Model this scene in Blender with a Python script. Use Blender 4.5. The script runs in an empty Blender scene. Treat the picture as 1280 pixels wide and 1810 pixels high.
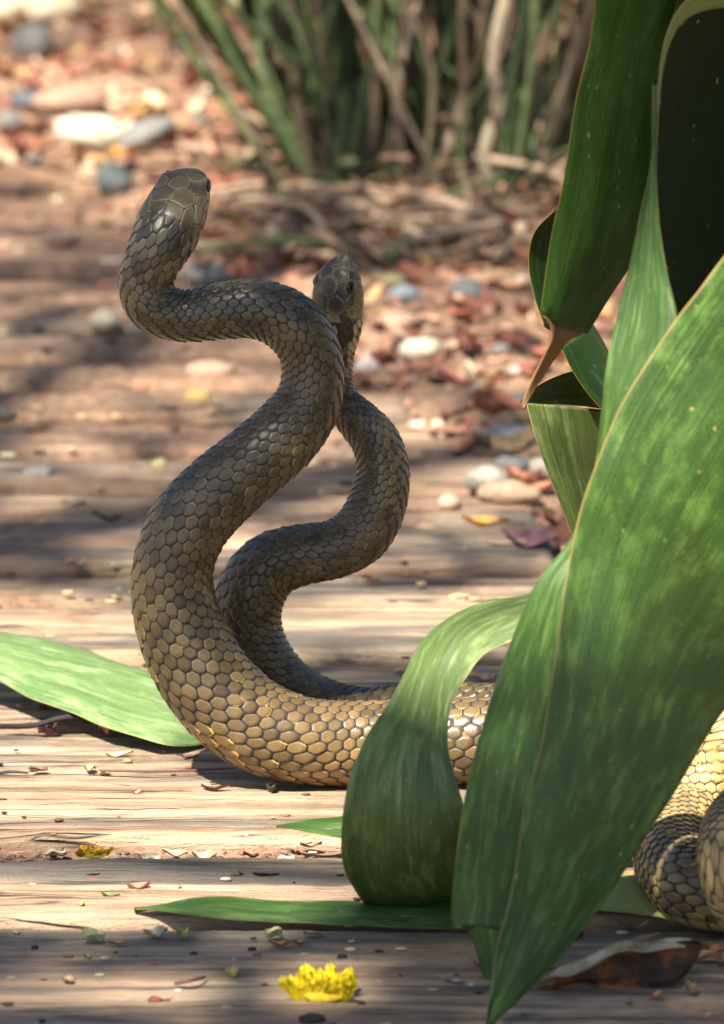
import bpy, math, random
import numpy as np
from mathutils import Vector
random.seed(7); rng = np.random.default_rng(7)
S = bpy.context.scene; COL = S.collection
R = math.radians

# ---------------------------------------------------------------- camera
PITCH = R(14.0); TH = 0.2715/4.0; ZC = 0.150
CAM = np.array([0.0, -4*math.cos(PITCH), 4*math.sin(PITCH)+ZC])
FW = np.array([0, math.cos(PITCH), -math.sin(PITCH)]); UP = np.array([0, math.sin(PITCH), math.cos(PITCH)])
cam = bpy.data.cameras.new('camera'); cam_o = bpy.data.objects.new('camera', cam); COL.objects.link(cam_o)
cam_o.location = CAM; cam_o.rotation_euler = (math.pi/2-PITCH, 0, 0)
cam.sensor_fit = 'VERTICAL'; cam.sensor_height = 36; cam.lens = 18/TH
cam.clip_start = 0.05; cam.clip_end = 600
cam.dof.use_dof = True; cam.dof.focus_distance = 3.95; cam.dof.aperture_fstop = 11.5
S.camera = cam_o
S.render.resolution_x = 724; S.render.resolution_y = 1024
# ---------------------------------------------------------------- sky + sun
SUN = np.array([-0.29, -0.46, 0.0]); SUN[2] = math.sqrt(1-SUN[0]**2-SUN[1]**2)
w = bpy.data.worlds.new('World'); S.world = w; w.use_nodes = True
nt = w.node_tree; bg = nt.nodes['Background']
sky = nt.nodes.new('ShaderNodeTexSky'); sky.sky_type = 'NISHITA'; sky.sun_disc = False
sky.sun_elevation = math.asin(SUN[2]); sky.sun_rotation = math.atan2(SUN[0], SUN[1])
nt.links.new(sky.outputs[0], bg.inputs[0]); bg.inputs[1].default_value = 0.058
sl = bpy.data.lights.new('sun', 'SUN'); sl.energy = 5.0; sl.angle = R(0.7); sl.color = (1, 0.93, 0.81)
so = bpy.data.objects.new('sun', sl); COL.objects.link(so)
so.rotation_euler = Vector(tuple(SUN)).to_track_quat('Z', 'Y').to_euler()
S.view_settings.view_transform = 'Standard'; S.view_settings.look = 'None'
S.view_settings.gamma = 1; S.view_settings.use_curve_mapping = False
S.view_settings.exposure = 1.55

# ---------------------------------------------------------------- placing helpers
def ray(px, py):
    d = FW + np.array([1.0, 0, 0])*((px-640)/905*TH) - UP*((py-905)/905*TH)
    return d
def D(px, py, y):            # point on the vertical plane y
    d = ray(px, py); return CAM + d*((y-CAM[1])/d[1])
def G(px, py, z=0.0):        # point on the level plane z
    d = ray(px, py); return CAM + d*((z-CAM[2])/d[2])
def pxscale(p):              # metres per photo pixel at point p
    return float(np.dot(np.asarray(p)-CAM, FW))*TH/905
def proj(p):
    q = np.asarray(p)-CAM; z = q@FW
    return 640+q[..., 0]/z/TH*905, 905-(q@UP)/z/TH*905

# ---------------------------------------------------------------- numpy noise
def _h(ix, iy, iz, s):
    n = (ix*374761393 + iy*668265263 + iz*2147483647 + s*1274126177) & 0xffffffff
    n = ((n ^ (n >> 13))*1274126177) & 0xffffffff
    n = ((n ^ (n >> 16))*2246822519) & 0xffffffff
    return ((n ^ (n >> 15)) & 0xffff)/65535.0
def vnoise(x, y, z=None, seed=0):
    x = np.asarray(x, float); y = np.asarray(y, float); z = np.zeros_like(x) if z is None else np.asarray(z, float)
    ix, iy, iz = [np.floor(a).astype(np.int64) for a in (x, y, z)]
    fx, fy, fz = x-ix, y-iy, z-iz
    fx, fy, fz = [f*f*(3-2*f) for f in (fx, fy, fz)]
    r = 0
    for a in (0, 1):
        for b in (0, 1):
            for c in (0, 1):
                r = r + _h(ix+a, iy+b, iz+c, seed)*(fx if a else 1-fx)*(fy if b else 1-fy)*(fz if c else 1-fz)
    return r*2-1
def fbm(x, y, z=None, oct=4, seed=0):
    r = 0; a = 1; t = 0
    for o in range(oct):
        r = r + a*vnoise(x*2**o, y*2**o, None if z is None else z*2**o, seed+o*17); t += a; a *= .5
    return r/t

# ---------------------------------------------------------------- object helpers
def tag(o, label=None, cat=None, group=None, kind=None):
    if label: o['label'] = label
    if cat: o['category'] = cat
    if group: o['group'] = group
    if kind: o['kind'] = kind
    return o
def mesh(name, V, F, mat=None, attrs=None, smooth=True):
    V = np.asarray(V, np.float32); me = bpy.data.meshes.new(name)
    if isinstance(F, np.ndarray):
        n, k = F.shape
        me.vertices.add(len(V)); me.vertices.foreach_set('co', V.ravel())
        me.loops.add(n*k); me.loops.foreach_set('vertex_index', F.astype(np.int32).ravel())
        me.polygons.add(n); me.polygons.foreach_set('loop_start', np.arange(0, n*k, k, dtype=np.int32))
        me.polygons.foreach_set('loop_total', np.full(n, k, np.int32))
        me.update(calc_edges=True)
    else:
        me.from_pydata([tuple(v) for v in V], [], F); me.update()
    if smooth: me.polygons.foreach_set('use_smooth', np.ones(len(me.polygons), bool))
    for k_, a in (attrs or {}).items():
        a = np.asarray(a, np.float32)
        if a.ndim == 1:
            at = me.attributes.new(k_, 'FLOAT', 'POINT'); at.data.foreach_set('value', a)
        else:
            if a.shape[1] == 3: a = np.hstack([a, np.ones((len(a), 1), np.float32)])
            at = me.attributes.new(k_, 'FLOAT_COLOR', 'POINT'); at.data.foreach_set('color', a.ravel())
    if mat: me.materials.append(mat)
    return me
def obj(name, me, parent=None, loc=None, world=True):
    o = bpy.data.objects.new(name, me); COL.objects.link(o)
    if parent is not None:
        o.parent = parent
        if world: o.location = -np.array(parent.location) if loc is None else np.array(loc)-np.array(parent.location)
        elif loc is not None: o.location = loc
    elif loc is not None: o.location = loc
    return o
def empty(name, loc):
    o = bpy.data.objects.new(name, None); COL.objects.link(o); o.location = tuple(map(float, loc)); o.empty_display_size = .02
    return o
def gridfaces(n, m, wrap=False):
    i = np.arange(n-1)[:, None]; j = np.arange(m if wrap else m-1)[None, :]; j2 = (j+1) % m
    return np.stack([i*m+j, i*m+j2, (i+1)*m+j2, (i+1)*m+j], -1).reshape(-1, 4)
def catmull(P, n):
    P = np.asarray(P, float); k = len(P)
    d = np.r_[0, np.cumsum(np.maximum(np.linalg.norm(np.diff(P[:, :3], axis=0), axis=1), 1e-6)**.75)]
    t = np.linspace(0, d[-1], n); out = np.zeros((n, P.shape[1]))
    m = np.zeros_like(P)
    m[1:-1] = (P[2:]-P[:-2])/(d[2:]-d[:-2])[:, None]; m[0] = (P[1]-P[0])/(d[1]-d[0]); m[-1] = (P[-1]-P[-2])/(d[-1]-d[-2])
    i = np.clip(np.searchsorted(d, t, side='right')-1, 0, k-2); h = (d[i+1]-d[i]); s = ((t-d[i])/h)[:, None]; h = h[:, None]
    return (2*s**3-3*s**2+1)*P[i]+(s**3-2*s**2+s)*h*m[i]+(-2*s**3+3*s**2)*P[i+1]+(s**3-s**2)*h*m[i+1]

# ---------------------------------------------------------------- material helper
class NT:
    def __init__(s, name):
        s.m = bpy.data.materials.new(name); s.m.use_nodes = True; s.t = s.m.node_tree
        s.b = s.t.nodes['Principled BSDF']; s.o = s.t.nodes['Material Output']
    def n(s, typ, ins=None, **kw):
        x = s.t.nodes.new('ShaderNode'+typ)
        for k, v in kw.items(): setattr(x, k, v)
        for k, v in (ins or {}).items():
            if isinstance(v, bpy.types.NodeSocket): s.t.links.new(v, x.inputs[k])
            else: x.inputs[k].default_value = v
        return x
    def attr(s, name, out='Fac'): return s.n('Attribute', attribute_name=name).outputs[out]
    def math(s, op, a, b=0.0, c=0.0):
        return s.n('Math', {0: a, 1: b, 2: c}, operation=op).outputs[0]
    def mix(s, f, a, b, blend='MIX'):
        x = s.n('Mix', data_type='RGBA', blend_type=blend)
        for k, v in ((0, f), (6, a), (7, b)):
            if isinstance(v, bpy.types.NodeSocket): s.t.links.new(v, x.inputs[k])
            else: x.inputs[k].default_value = v if k == 0 else (*v[:3], 1)
        return x.outputs[2]
    def ramp(s, f, stops):
        x = s.n('ValToRGB', {0: f}); e = x.color_ramp.elements
        while len(e) < len(stops): e.new(.5)
        for q, (p, c) in zip(e, stops): q.position = p; q.color = (*c, 1) if len(c) == 3 else c
        return x.outputs[0]
    def rng(s, v, a, b, c=0., d=1.):
        return s.n('MapRange', {0: v, 1: a, 2: b, 3: c, 4: d}).outputs[0]
    def vec(s, scale, src='Object'):
        c = s.n('TexCoord').outputs[src]
        return s.n('Mapping', {'Vector': c, 'Scale': scale}).outputs[0]
    def noise(s, vec, scale=1., detail=4., rough=.55, out=0):
        return s.n('TexNoise', {'Vector': vec, 'Scale': scale, 'Detail': detail, 'Roughness': rough}).outputs[out]
    def bump(s, h, strength=.5, dist=.001, normal=None):
        i = {'Height': h, 'Strength': strength, 'Distance': dist}
        if normal: i['Normal'] = normal
        x = s.n('Bump', i).outputs[0]; s.t.links.new(x, s.b.inputs['Normal']); return x
    def set(s, **kw):
        for k, v in kw.items():
            k = k.replace('_', ' ')
            if isinstance(v, bpy.types.NodeSocket): s.t.links.new(v, s.b.inputs[k])
            else: s.b.inputs[k].default_value = (*v, 1) if isinstance(v, tuple) and len(v) == 3 else v
        return s.m
    def translucent(s, color, amount):
        tr = s.n('BsdfTranslucent', {'Color': color})
        mx = s.n('MixShader', {0: amount, 1: s.b.outputs[0], 2: tr.outputs[0]})
        s.t.links.new(mx.outputs[0], s.o.inputs[0]); return s.m

def mat_soil():
    t = NT('soil'); v = t.vec((1, 1, 1))
    a = t.noise(v, 9, 6, .65); b = t.noise(v, 160, 4, .7); c = t.noise(v, 45, 4, .6)
    col = t.ramp(a, [(.3, (.11, .058, .032)), (.5, (.20, .11, .06)), (.7, (.31, .195, .12))])
    col = t.mix(t.rng(b, .45, .7), col, (.38, .24, .16)); col = t.mix(t.rng(c, .55, .68, 0, .6), col, (.09, .045, .03))
    t.bump(t.math('ADD', b, c), .8, .004)
    return t.set(Base_Color=col, Roughness=.92)
def mat_plank():
    t = NT('weathered_plank')
    oi = t.n('ObjectInfo').outputs['Random']
    c = t.n('TexCoord').outputs['Object']
    off = t.n('CombineXYZ', {0: t.math('MULTIPLY', oi, 37.), 1: t.math('MULTIPLY', oi, 91.)}).outputs[0]
    p = t.n('VectorMath', {0: c, 1: off}, operation='ADD').outputs[0]
    def mp(sc): return t.n('Mapping', {'Vector': p, 'Scale': sc}).outputs[0]
    streak = t.noise(mp((4, 70, 10)), 1, 6, .62)
    fine = t.noise(mp((18, 420, 60)), 1, 5, .65)
    blot = t.noise(mp((3.2, 11, 5)), 1, 4, .6)
    grit = t.noise(p, 650, 3, .7)
    col = t.ramp(streak, [(.37, (.085, .07, .052)), (.45, (.27, .20, .125)), (.53, (.47, .345, .225)), (.63, (.61, .465, .325))])
    col = t.mix(t.rng(blot, .42, .60, 0, .65), col, (.47, .28, .17))
    col = t.mix(t.rng(t.noise(mp((2.1, 16, 5)), 1.3, 4, .6), .50, .60, 0, .8), col, (.155, .14, .115))
    cr = t.rng(fine, .42, .33, 0, .85)
    col = t.mix(cr, col, (.07, .055, .05))
    crack = t.noise(mp((2.3, 60, 10)), 1.0, 3, .5)
    ck = t.rng(t.math('ABSOLUTE', t.math('SUBTRACT', crack, .5)), .010, .0, 0, 1)
    gate = t.rng(t.noise(mp((5, 9, 5)), 1, 2), .46, .54)
    ck = t.math('MULTIPLY', ck, gate)
    col = t.mix(t.math('MULTIPLY', ck, .8), col, (.035, .03, .03))
    col = t.mix(t.rng(grit, .6, .75, 0, .35), col, (.12, .08, .06))
    wy = t.n('SeparateXYZ', {0: t.n('NewGeometry').outputs['Position']}).outputs[1]
    dirt = t.noise(t.n('NewGeometry').outputs['Position'], 6.5, 5, .62)
    dm = t.math('MULTIPLY', t.rng(t.math('ADD', dirt, t.rng(wy, .2, 1.1, -.11, .13)), .44, .58), .8)
    col = t.mix(dm, col, t.ramp(t.noise(p, 120, 4, .7), [(.35, (.10, .055, .030)), (.5, (.23, .12, .07)), (.65, (.38, .22, .14))]))
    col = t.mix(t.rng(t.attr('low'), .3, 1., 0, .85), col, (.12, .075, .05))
    h = t.math('ADD', t.math('MULTIPLY', streak, 1.6), t.math('ADD', fine, t.math('MULTIPLY', grit, .35)))
    h = t.math('SUBTRACT', h, t.math('MULTIPLY', ck, 1.2))
    t.bump(h, 1., .004)
    return t.set(Base_Color=col, Roughness=.85)
def mat_vcol(name, rough=.8, var=.35, scale=300, bump=.4, trans=0, spec=.3):
    t = NT(name); v = t.vec((1, 1, 1)); a = t.noise(v, scale, 4, .6); b = t.noise(v, scale*.2, 3, .6)
    c = t.attr('col', 'Color')
    f = t.math('ADD', t.rng(a, .3, .7, 1-var, 1+var), t.rng(b, .3, .7, -var*.4, var*.4))
    col = t.n('VectorMath', {0: c, 'Scale': f}, operation='SCALE').outputs[0]
    t.bump(a, bump, .0012); t.set(Base_Color=col, Roughness=rough); t.b.inputs['Specular IOR Level'].default_value = spec
    if trans: t.translucent(col, trans)
    return t.m
def mat_leaf(name, dark, mid, pale, margin, rough=.38, trans=.16, mottle=.6, ribs=1.0, spec=.5, streak=.42):
    t = NT(name)
    u = t.attr('across'); l = t.attr('along')
    p = t.n('CombineXYZ', {0: u, 1: l, 2: t.math('MULTIPLY', t.n('ObjectInfo').outputs['Random'], 50.)}).outputs[0]
    def mp(sc): return t.n('Mapping', {'Vector': p, 'Scale': sc}).outputs[0]
    st = t.noise(mp((30, 5, 1)), 1, 5, .6); fine = t.noise(mp((150, 9, 1)), 1, 3, .6)
    mo = t.noise(mp((11, 38, 1)), 1, 6, .68); mo2 = t.noise(mp((3, 9, 1)), 1.2, 3, .55)
    gr = t.noise(mp((90, 900, 1)), 1, 3, .7)
    col = t.mix(t.rng(st, .3, .7), dark, mid)
    col = t.mix(t.math('MULTIPLY', t.rng(mo, .49, .66), mottle), col, pale)
    col = t.mix(t.rng(mo2, .45, .65, 0, .35), col, mid)
    spk = t.rng(t.noise(mp((22, 110, 1)), 1, 2, .5), .715, .75, 0, .85)
    col = t.mix(spk, col, (.42, .36, .13))
    col = t.mix(t.rng(fine, .40, .62, 0, streak), col, dark)
    e = t.math('MINIMUM', u, t.math('SUBTRACT', 1., u))
    col = t.mix(t.rng(t.math('ADD', e, t.math('MULTIPLY', t.math('SUBTRACT', st, .5), .008)), .0065, .002), col, margin)
    col = t.mix(t.rng(gr, .35, .75, 0, .2), col, pale)
    h = t.math('ADD', t.math('MULTIPLY', fine, ribs), t.math('MULTIPLY', gr, .25))
    t.bump(t.math('ADD', h, t.math('MULTIPLY', st, .9)), .45, .0016)
    t.set(Base_Color=col, Roughness=t.rng(st, .3, .7, rough, rough+.12))
    t.b.inputs['Specular IOR Level'].default_value = spec
    return t.translucent(t.mix(.5, col, (.18, .3, .03)), trans)
def mat_snake():
    t = NT('snake_scales')
    ed = t.attr('edge'); rn = t.attr('rnd'); tone = t.attr('tone'); ven = t.attr('ventral'); tip = t.attr('tip'); hd = t.attr('head')
    v = t.vec((1, 1, 1)); n1 = t.noise(v, 55, 4, .6); n2 = t.noise(v, 900, 3, .65); n3 = t.noise(v, 18, 3, .5)
    x = t.math('ADD', tone, t.math('MULTIPLY', t.math('SUBTRACT', n3, .5), .35))
    col = t.ramp(x, [(0, (.050, .039, .018)), (.3, (.056, .042, .017)), (.6, (.082, .054, .019)), (.8, (.140, .085, .030)), (1, (.56, .37, .13))])
    col = t.n('VectorMath', {0: col, 'Scale': t.rng(rn, 0, 1, .62, 1.42)}, operation='SCALE').outputs[0]
    col = t.mix(t.rng(n1, .45, .7, 0, .35), col, (.26, .19, .10))
    col = t.mix(t.rng(n2, .35, .75, 0, .28), col, (.05, .045, .035))
    col = t.mix(t.math('MULTIPLY', t.rng(tip, .15, .5), .45), col, (.04, .037, .032))     # darker hind tips
    edf = t.math('ADD', ed, t.math('MULTIPLY', t.rng(tip, .0, -.3, 0, 1), .5))
    gold = t.math('MULTIPLY', t.rng(t.math('ADD', n1, t.math('MULTIPLY', t.math('SUBTRACT', tone, .7), .12)), .60, .68), t.rng(ed, .2, .12))
    pr = t.math('MULTIPLY', t.math('MULTIPLY', t.rng(ed, .42, .30), t.rng(rn, .35, .7)), t.rng(n2, .42, .55))
    col = t.mix(t.math('MULTIPLY', pr, .24), col, (.34, .28, .15))
    col = t.mix(t.math('MULTIPLY', t.attr('neck'), t.rng(rn, .55, .62)), t.mix(t.math('MULTIPLY', t.attr('neck'), .6), col, (.02, .018, .014)), (.50, .43, .26))
    skin = t.mix(t.math('MULTIPLY', gold, .85), (.011, .013, .019), (.50, .33, .08))
    col = t.mix(t.rng(t.math('ADD', ed, t.math('MULTIPLY', t.rng(tone, .3, .65, 1, 0), t.rng(tip, -.1, -.4, 0, .10))), .08, .22), skin, col)
    gs = t.math('MULTIPLY', t.rng(rn, .86, .89), t.math('MULTIPLY', t.rng(tone, .45, .65), t.math('MULTIPLY', t.rng(ed, .26, .18), t.rng(tip, .05, .2))))
    col = t.mix(t.math('MULTIPLY', gs, .85), col, (.60, .36, .06))
    hb = t.math('MULTIPLY', hd, t.math('MULTIPLY', t.math('MULTIPLY', t.rng(ed, .20, .13), t.rng(ed, .05, .10)), t.rng(n1, .42, .54)))
    col = t.mix(t.math('MULTIPLY', hb, .9), col, (.40, .29, .13))
    vcol = t.mix(t.rng(ed, .06, .2), (.03, .025, .02), t.mix(tone, (.22, .17, .10), (.55, .42, .2)))
    col = t.mix(ven, col, vcol)
    t.bump(t.math('ADD', n2, t.math('MULTIPLY', n1, .3)), .18, .0006)
    t.set(Base_Color=col, Roughness=t.rng(ed, .1, .3, .6, .29))
    t.b.inputs['Specular IOR Level'].default_value = .55
    return t.m
def mat_plain(name, col, rough=.5, var=.25, scale=80, trans=0, bump=.3):
    t = NT(name); v = t.vec((1, 1, 1)); a = t.noise(v, scale, 4, .6)
    c = t.mix(t.rng(a, .3, .7), tuple(x*(1-var) for x in col), tuple(min(1, x*(1+var)) for x in col))
    t.bump(a, bump, .001); t.set(Base_Color=c, Roughness=rough)
    if trans: t.translucent(c, trans)
    return t.m
M = dict(soil=mat_soil(), plank=mat_plank(), snake=mat_snake(),
    stone=mat_vcol('stone', .75, .25, 260, .5), litter=mat_vcol('litter', .8, .3, 300, .4, .15),
    frond=mat_vcol('green_stem', .45, .35, 120, .4, .08, .4),
    leaf=mat_leaf('mottled_leaf', (.012, .042, .003), (.034, .098, .007), (.19, .35, .06), (.34, .20, .06), mottle=.6),
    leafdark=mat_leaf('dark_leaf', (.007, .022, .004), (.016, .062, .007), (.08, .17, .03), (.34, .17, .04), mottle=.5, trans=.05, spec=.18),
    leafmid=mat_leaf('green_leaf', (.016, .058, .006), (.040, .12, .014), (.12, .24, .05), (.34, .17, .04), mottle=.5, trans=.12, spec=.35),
    leafshade=mat_leaf('leaf_shade_tint', (.004, .012, .003), (.008, .022, .004), (.015, .035, .008), (.12, .07, .02), mottle=.3, trans=.0, spec=.08, rough=.7),  # near-black base colour carries the deep shade on these leaves
    leafpale=mat_leaf('pale_leaf', (.055, .13, .035), (.23, .36, .11), (.46, .55, .27), (.40, .30, .09), mottle=.75, trans=.18, ribs=2.2, streak=.65),
    leafunder=mat_leaf('grey_green_leaf', (.040, .080, .014), (.125, .19, .04), (.33, .42, .15), (.42, .36, .16), mottle=.7, rough=.42, ribs=1.8),
    yellowleaf=mat_leaf('yellowing_leaf', (.22, .30, .05), (.42, .46, .12), (.55, .50, .22), (.45, .30, .08), mottle=.6, trans=.2),
    eye=mat_plain('eye_black', (.006, .005, .004), .08, 0, 10, 0, 0), iris=mat_plain('eye_ring', (.17, .12, .055), .3, .3, 400))

# ---------------------------------------------------------------- ground
def path_right(y):      # x of the right ends of the planks at world y
    return np.interp(y, [-.6, .35, .46, .60, .80, 1.0, 1.3, 1.6, 2.5], [.8, .8, .12, .115, .06, -.01, -.08, -.20, -.5])
def axis(lo, hi, n, far, k):
    core = np.linspace(lo, hi, n); g = far*(np.linspace(0, 1, k)[1:]**3)
    return np.r_[lo-g[::-1], core, hi+g]
xs = axis(-.75, .8, 330, 150, 28); ys = axis(-.8, 3.2, 640, 150, 28)
X, Y = np.meshgrid(xs, ys, indexing='xy')
off = 1/(1+np.exp(-(X-path_right(Y)-.01)*70))
off = np.maximum(off, 1/(1+np.exp(-(Y-1.60)*40)))
near = (np.abs(X) < 2) & (Y < 4)
Z = -.009 + .0035*fbm(X*60, Y*60, oct=4, seed=3)
Z = Z + off*(.014 + .016*fbm(X*7, Y*7, oct=3, seed=9) + .010*fbm(X*28, Y*28, oct=3, seed=5) + .02*np.clip((Y-1.2), 0, 1.5))
Z = np.where(near, Z, Z*.5)
gm = mesh('ground', np.stack([X, Y, Z], -1).reshape(-1, 3), gridfaces(len(ys), len(xs)), M['soil'])
ground = tag(obj('ground', gm), kind='structure')
def gz(x, y):
    j = int(np.clip(np.searchsorted(xs, x), 1, len(xs)-1)); i = int(np.clip(np.searchsorted(ys, y), 1, len(ys)-1))
    return float(Z[i, j])

def GT(px, py):
    z = 0.
    for _ in range(8):
        p = G(px, py, z); z = .5*z+.5*max(gz(p[0], p[1]), 0 if (p[0] < path_right(p[1]) and p[1] < 1.6) else -1)
    p = G(px, py, z); return p
# path of planks
path = tag(empty('path', (0, 0, 0)), kind='structure')
planks = []
def plank(r0, r1, xr, tilt=0., zt=0., xl=None):
    ya, yb = G(640, r0)[1], G(640, r1)[1]; d = yb-ya
    xl = (-.62 if xl is None else xl); L = xr-xl
    nx = int(L/.0040); ny = max(12, int(d/.0035))
    t = np.linspace(-1, 1, ny); sy = np.sign(t)*(1-(1-np.abs(t))**1.25)
    x = np.linspace(0, L, nx); XX, YY = np.meshgrid(x, (sy*.5+.5)*d, indexing='xy')
    sd = int(abs(r0))
    e = np.minimum(YY, d-YY); ex = np.minimum(XX, L-XX)
    wav = .0035*fbm(XX*6, YY*0+sd, oct=3, seed=sd)
    z = .0022*fbm(XX*7, YY*75, oct=4, seed=sd)+.0018*fbm(XX*5, YY*16, oct=3, seed=sd+3)+.0008*fbm(XX*60, YY*260, oct=2, seed=sd+7)
    rr = .006+.003*vnoise(XX*9, YY*0+5, seed=sd)
    z = z - .012*np.clip(1-e/rr, 0, 1)**2 - .014*np.clip(1-ex/.012, 0, 1)**2
    cy = d*.5*(1+.7*vnoise(XX*2.3, YY*0+7, seed=sd+21)); z -= .0035*np.clip(1-np.abs(YY-cy)/.0035, 0, 1)*np.clip(vnoise(XX*3.1, YY*0+2, seed=sd+31)*4-.4, 0, 1)
    chip = vnoise(XX*14, YY*8, seed=sd+11); z -= .006*np.clip(chip-.62, 0, 1)*np.clip(1-e/.02, 0, 1)*3
    YY2 = YY + wav + tilt*(XX-L*.4)
    V = np.stack([XX+xl, YY2+ya, z+zt], -1)
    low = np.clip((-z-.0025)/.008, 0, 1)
    top = V.reshape(-1, 3); n = len(top)
    # skirts
    ring = np.r_[np.arange(nx), np.arange(1, ny)*nx+nx-1, (ny-1)*nx+np.arange(nx-2, -1, -1), np.arange(ny-2, 0, -1)*nx]
    bot = top[ring].copy(); bot[:, 2] = zt-.05
    k = len(ring); a = np.arange(k); b = (a+1) % k
    F = np.vstack([gridfaces(ny, nx), np.stack([ring[b], ring[a], n+a, n+b], -1)])
    cen = np.array([xl+L/2, ya+d/2, zt])
    o = obj('plank', mesh('plank', np.vstack([top, bot])-cen, F, M['plank'], {'low': np.r_[low.ravel(), np.ones(k)]}), path, cen)
    planks.append(o); return o
plank(1930, 1637, .62, .00, 0); plank(1627, 1520, .60, .003, .001); plank(1474, 1291, .62, .0, .0)
plank(1275, 1172, .62, -.002, -.001); plank(1156, 1076, .60, .004, .002); plank(1056, 1012, .118, .01, -.003)
plank(1000, 930, .12, .006, .003); plank(917, 877, .112, -.004, 0); plank(863, 812, .10, .006, .002); plank(797, 748, .065, .002, -.001)
plank(736, 697, .035, .01, .002); plank(682, 646, .0, .0, .003); plank(628, 590, -.03, .01, 0); plank(580, 536, -.06, .0, .002)
plank(527, 490, -.08, .006, 0); plank(481, 440, -.11, .0, .003); plank(432, 396, -.15, .0, 0); plank(388, 350, -.2, .0, .0)

# ---------------------------------------------------------------- snakes
CAMD = -FW   # towards the viewer
def snake(name, ctrl, label, rows=19, neckpale=.3, headlen=.042, eye_s=.018, eye_phi=1.25, eye_r=.0033):
    P = np.array([c[0] for c in ctrl]); W = np.array([c[1]*.5*pxscale(c[0]) for c in ctrl])
    Dr = np.array([np.array(c[2], float)/np.linalg.norm(c[2]) for c in ctrl]); T = np.array([c[3] for c in ctrl])
    A = catmull(np.hstack([P, W[:, None], Dr, T[:, None]]), 4000)
    k = 61; ker = np.hanning(k); ker /= ker.sum()
    pad = lambda a: np.r_[2*a[0]-a[1:k//2+1][::-1], a, 2*a[-1]-a[-k//2:-1][::-1]]
    for c in range(8):
        q = pad(A[:, c]); A[:, c] = np.convolve(q, ker, 'valid')[:4000] if len(q) >= 4000+k-1 else A[:, c]
    s = np.r_[0, np.cumsum(np.linalg.norm(np.diff(A[:, :3], axis=0), axis=1))]
    cover = .76*math.pi
    rw = 2*cover*A[:, 3]/rows                      # row width
    sl_ = rw*np.interp(A[:, 3], [.010, .016, .022], [1.8, 1.68, 1.52])                                   # spacing of scales along a row
    U = np.r_[0, np.cumsum(np.diff(s)/((sl_[1:]+sl_[:-1])/2))]
    nu = int(U[-1]*9)
    uu = np.linspace(0, U[-1], nu)
    # denser at the head
    ss = np.interp(uu, U, s)
    hn = 130; hs = (np.linspace(0, 1, hn)**1.5)*headlen*1.2
    ss = np.r_[hs, ss[ss > hs[-1]+.0003]]; uu = np.interp(ss, s, U); nu = len(ss)
    B = np.stack([np.interp(ss, s, A[:, c]) for c in range(8)], -1)
    C = B[:, :3]; rad = B[:, 3]; tone = B[:, 7]
    Tn = np.gradient(C, ss, axis=0); Tn /= np.linalg.norm(Tn, axis=1)[:, None]
    Dv = B[:, 4:7]; Nn = Dv-(Dv*Tn).sum(1)[:, None]*Tn; Nn /= np.linalg.norm(Nn, axis=1)[:, None]
    Bn = np.cross(Tn, Nn)
    nd = rows*9; nv = 34
    ph = np.r_[np.linspace(-cover, cover, nd, endpoint=False), np.linspace(cover, 2*math.pi-cover, nv, endpoint=False)]
    ph = np.where(ph > math.pi, ph-2*math.pi, ph); m = len(ph)
    PH = np.broadcast_to(ph[None], (nu, m)); SS = np.broadcast_to(ss[:, None], (nu, m)); UU = np.broadcast_to(uu[:, None], (nu, m))
    RW = np.interp(ss, s, rw)[:, None]
    Vc = PH/(2*cover/rows)
    # hex lattice of scales
    pn = np.interp(RW, [.0032, .0056], [1.35, 1.7])
    f1 = np.full((nu, m), 9.); f2 = np.full((nu, m), 9.); idx = np.zeros((nu, m)); du1 = np.zeros((nu, m))
    r0 = np.round(Vc)
    for dr in (-1, 0, 1):
        rI = r0+dr; o_ = .5*(np.abs(rI) % 2); j0 = np.round(UU-o_)
        for dj in (-1, 0, 1):
            j = j0+dj; jit = (_h(rI.astype(np.int64)+100, j.astype(np.int64), np.int64(3)*np.ones_like(rI, dtype=np.int64), 5)-.5)*.20
            a = (UU-(j+o_)-jit)*1.155; b = (Vc-rI)-jit*.7
            d = (np.abs(a)**pn+np.abs(b)**pn)**(1/pn); new = d < f1
            f2 = np.where(new, f1, np.minimum(f2, d)); du1 = np.where(new, a, du1)
            idx = np.where(new, rI*131.7+j*7.31+500, idx); f1 = np.where(new, d, f1)
    edge = np.clip(f2-f1, 0, 1)
    rnd = np.modf(np.abs(np.sin(idx*12.9898)*43758.5453))[0]
    # belly scutes
    vent = np.clip((np.abs(PH)-cover)/.05, 0, 1); isv = vent > 0
    fu = UU-np.floor(UU); se = np.minimum(fu, 1-fu)*2
    edge = np.where(isv, se, edge); rnd = np.where(isv, np.modf(np.abs(np.sin(np.floor(UU)*78.2)*437.5))[0], rnd); du1 = np.where(isv, fu-.5, du1)
    # head plates
    sh = SS/headlen; seeds = [(.03, 0), (.03, 1.9), (.03, -1.9), (.42, 0)]
    for q in (1, -1):
        seeds += [(.12, .45*q), (.25, .42*q), (.43, .80*q), (.66, .40*q), (.24, 1.15*q), (.36, 1.3*q), (.56, 1.15*q), (.58, 1.45*q), (.76, 1.15*q), (.84, .85*q), (.72, 1.5*q), (.86, .3*q), (.9, 1.25*q),
                  (.12, 1.3*q)] + [(.1+.125*i, 1.82*q) for i in range(7)] + [(.14+.125*i, 2.2*q) for i in range(7)] + [(.2+.2*i, 2.75*q) for i in range(5)]
    nh = int((ss < headlen*1.15).sum()); g1 = np.full((nh, m), 9.); g2 = np.full((nh, m), 9.); gi = np.zeros((nh, m))
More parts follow.
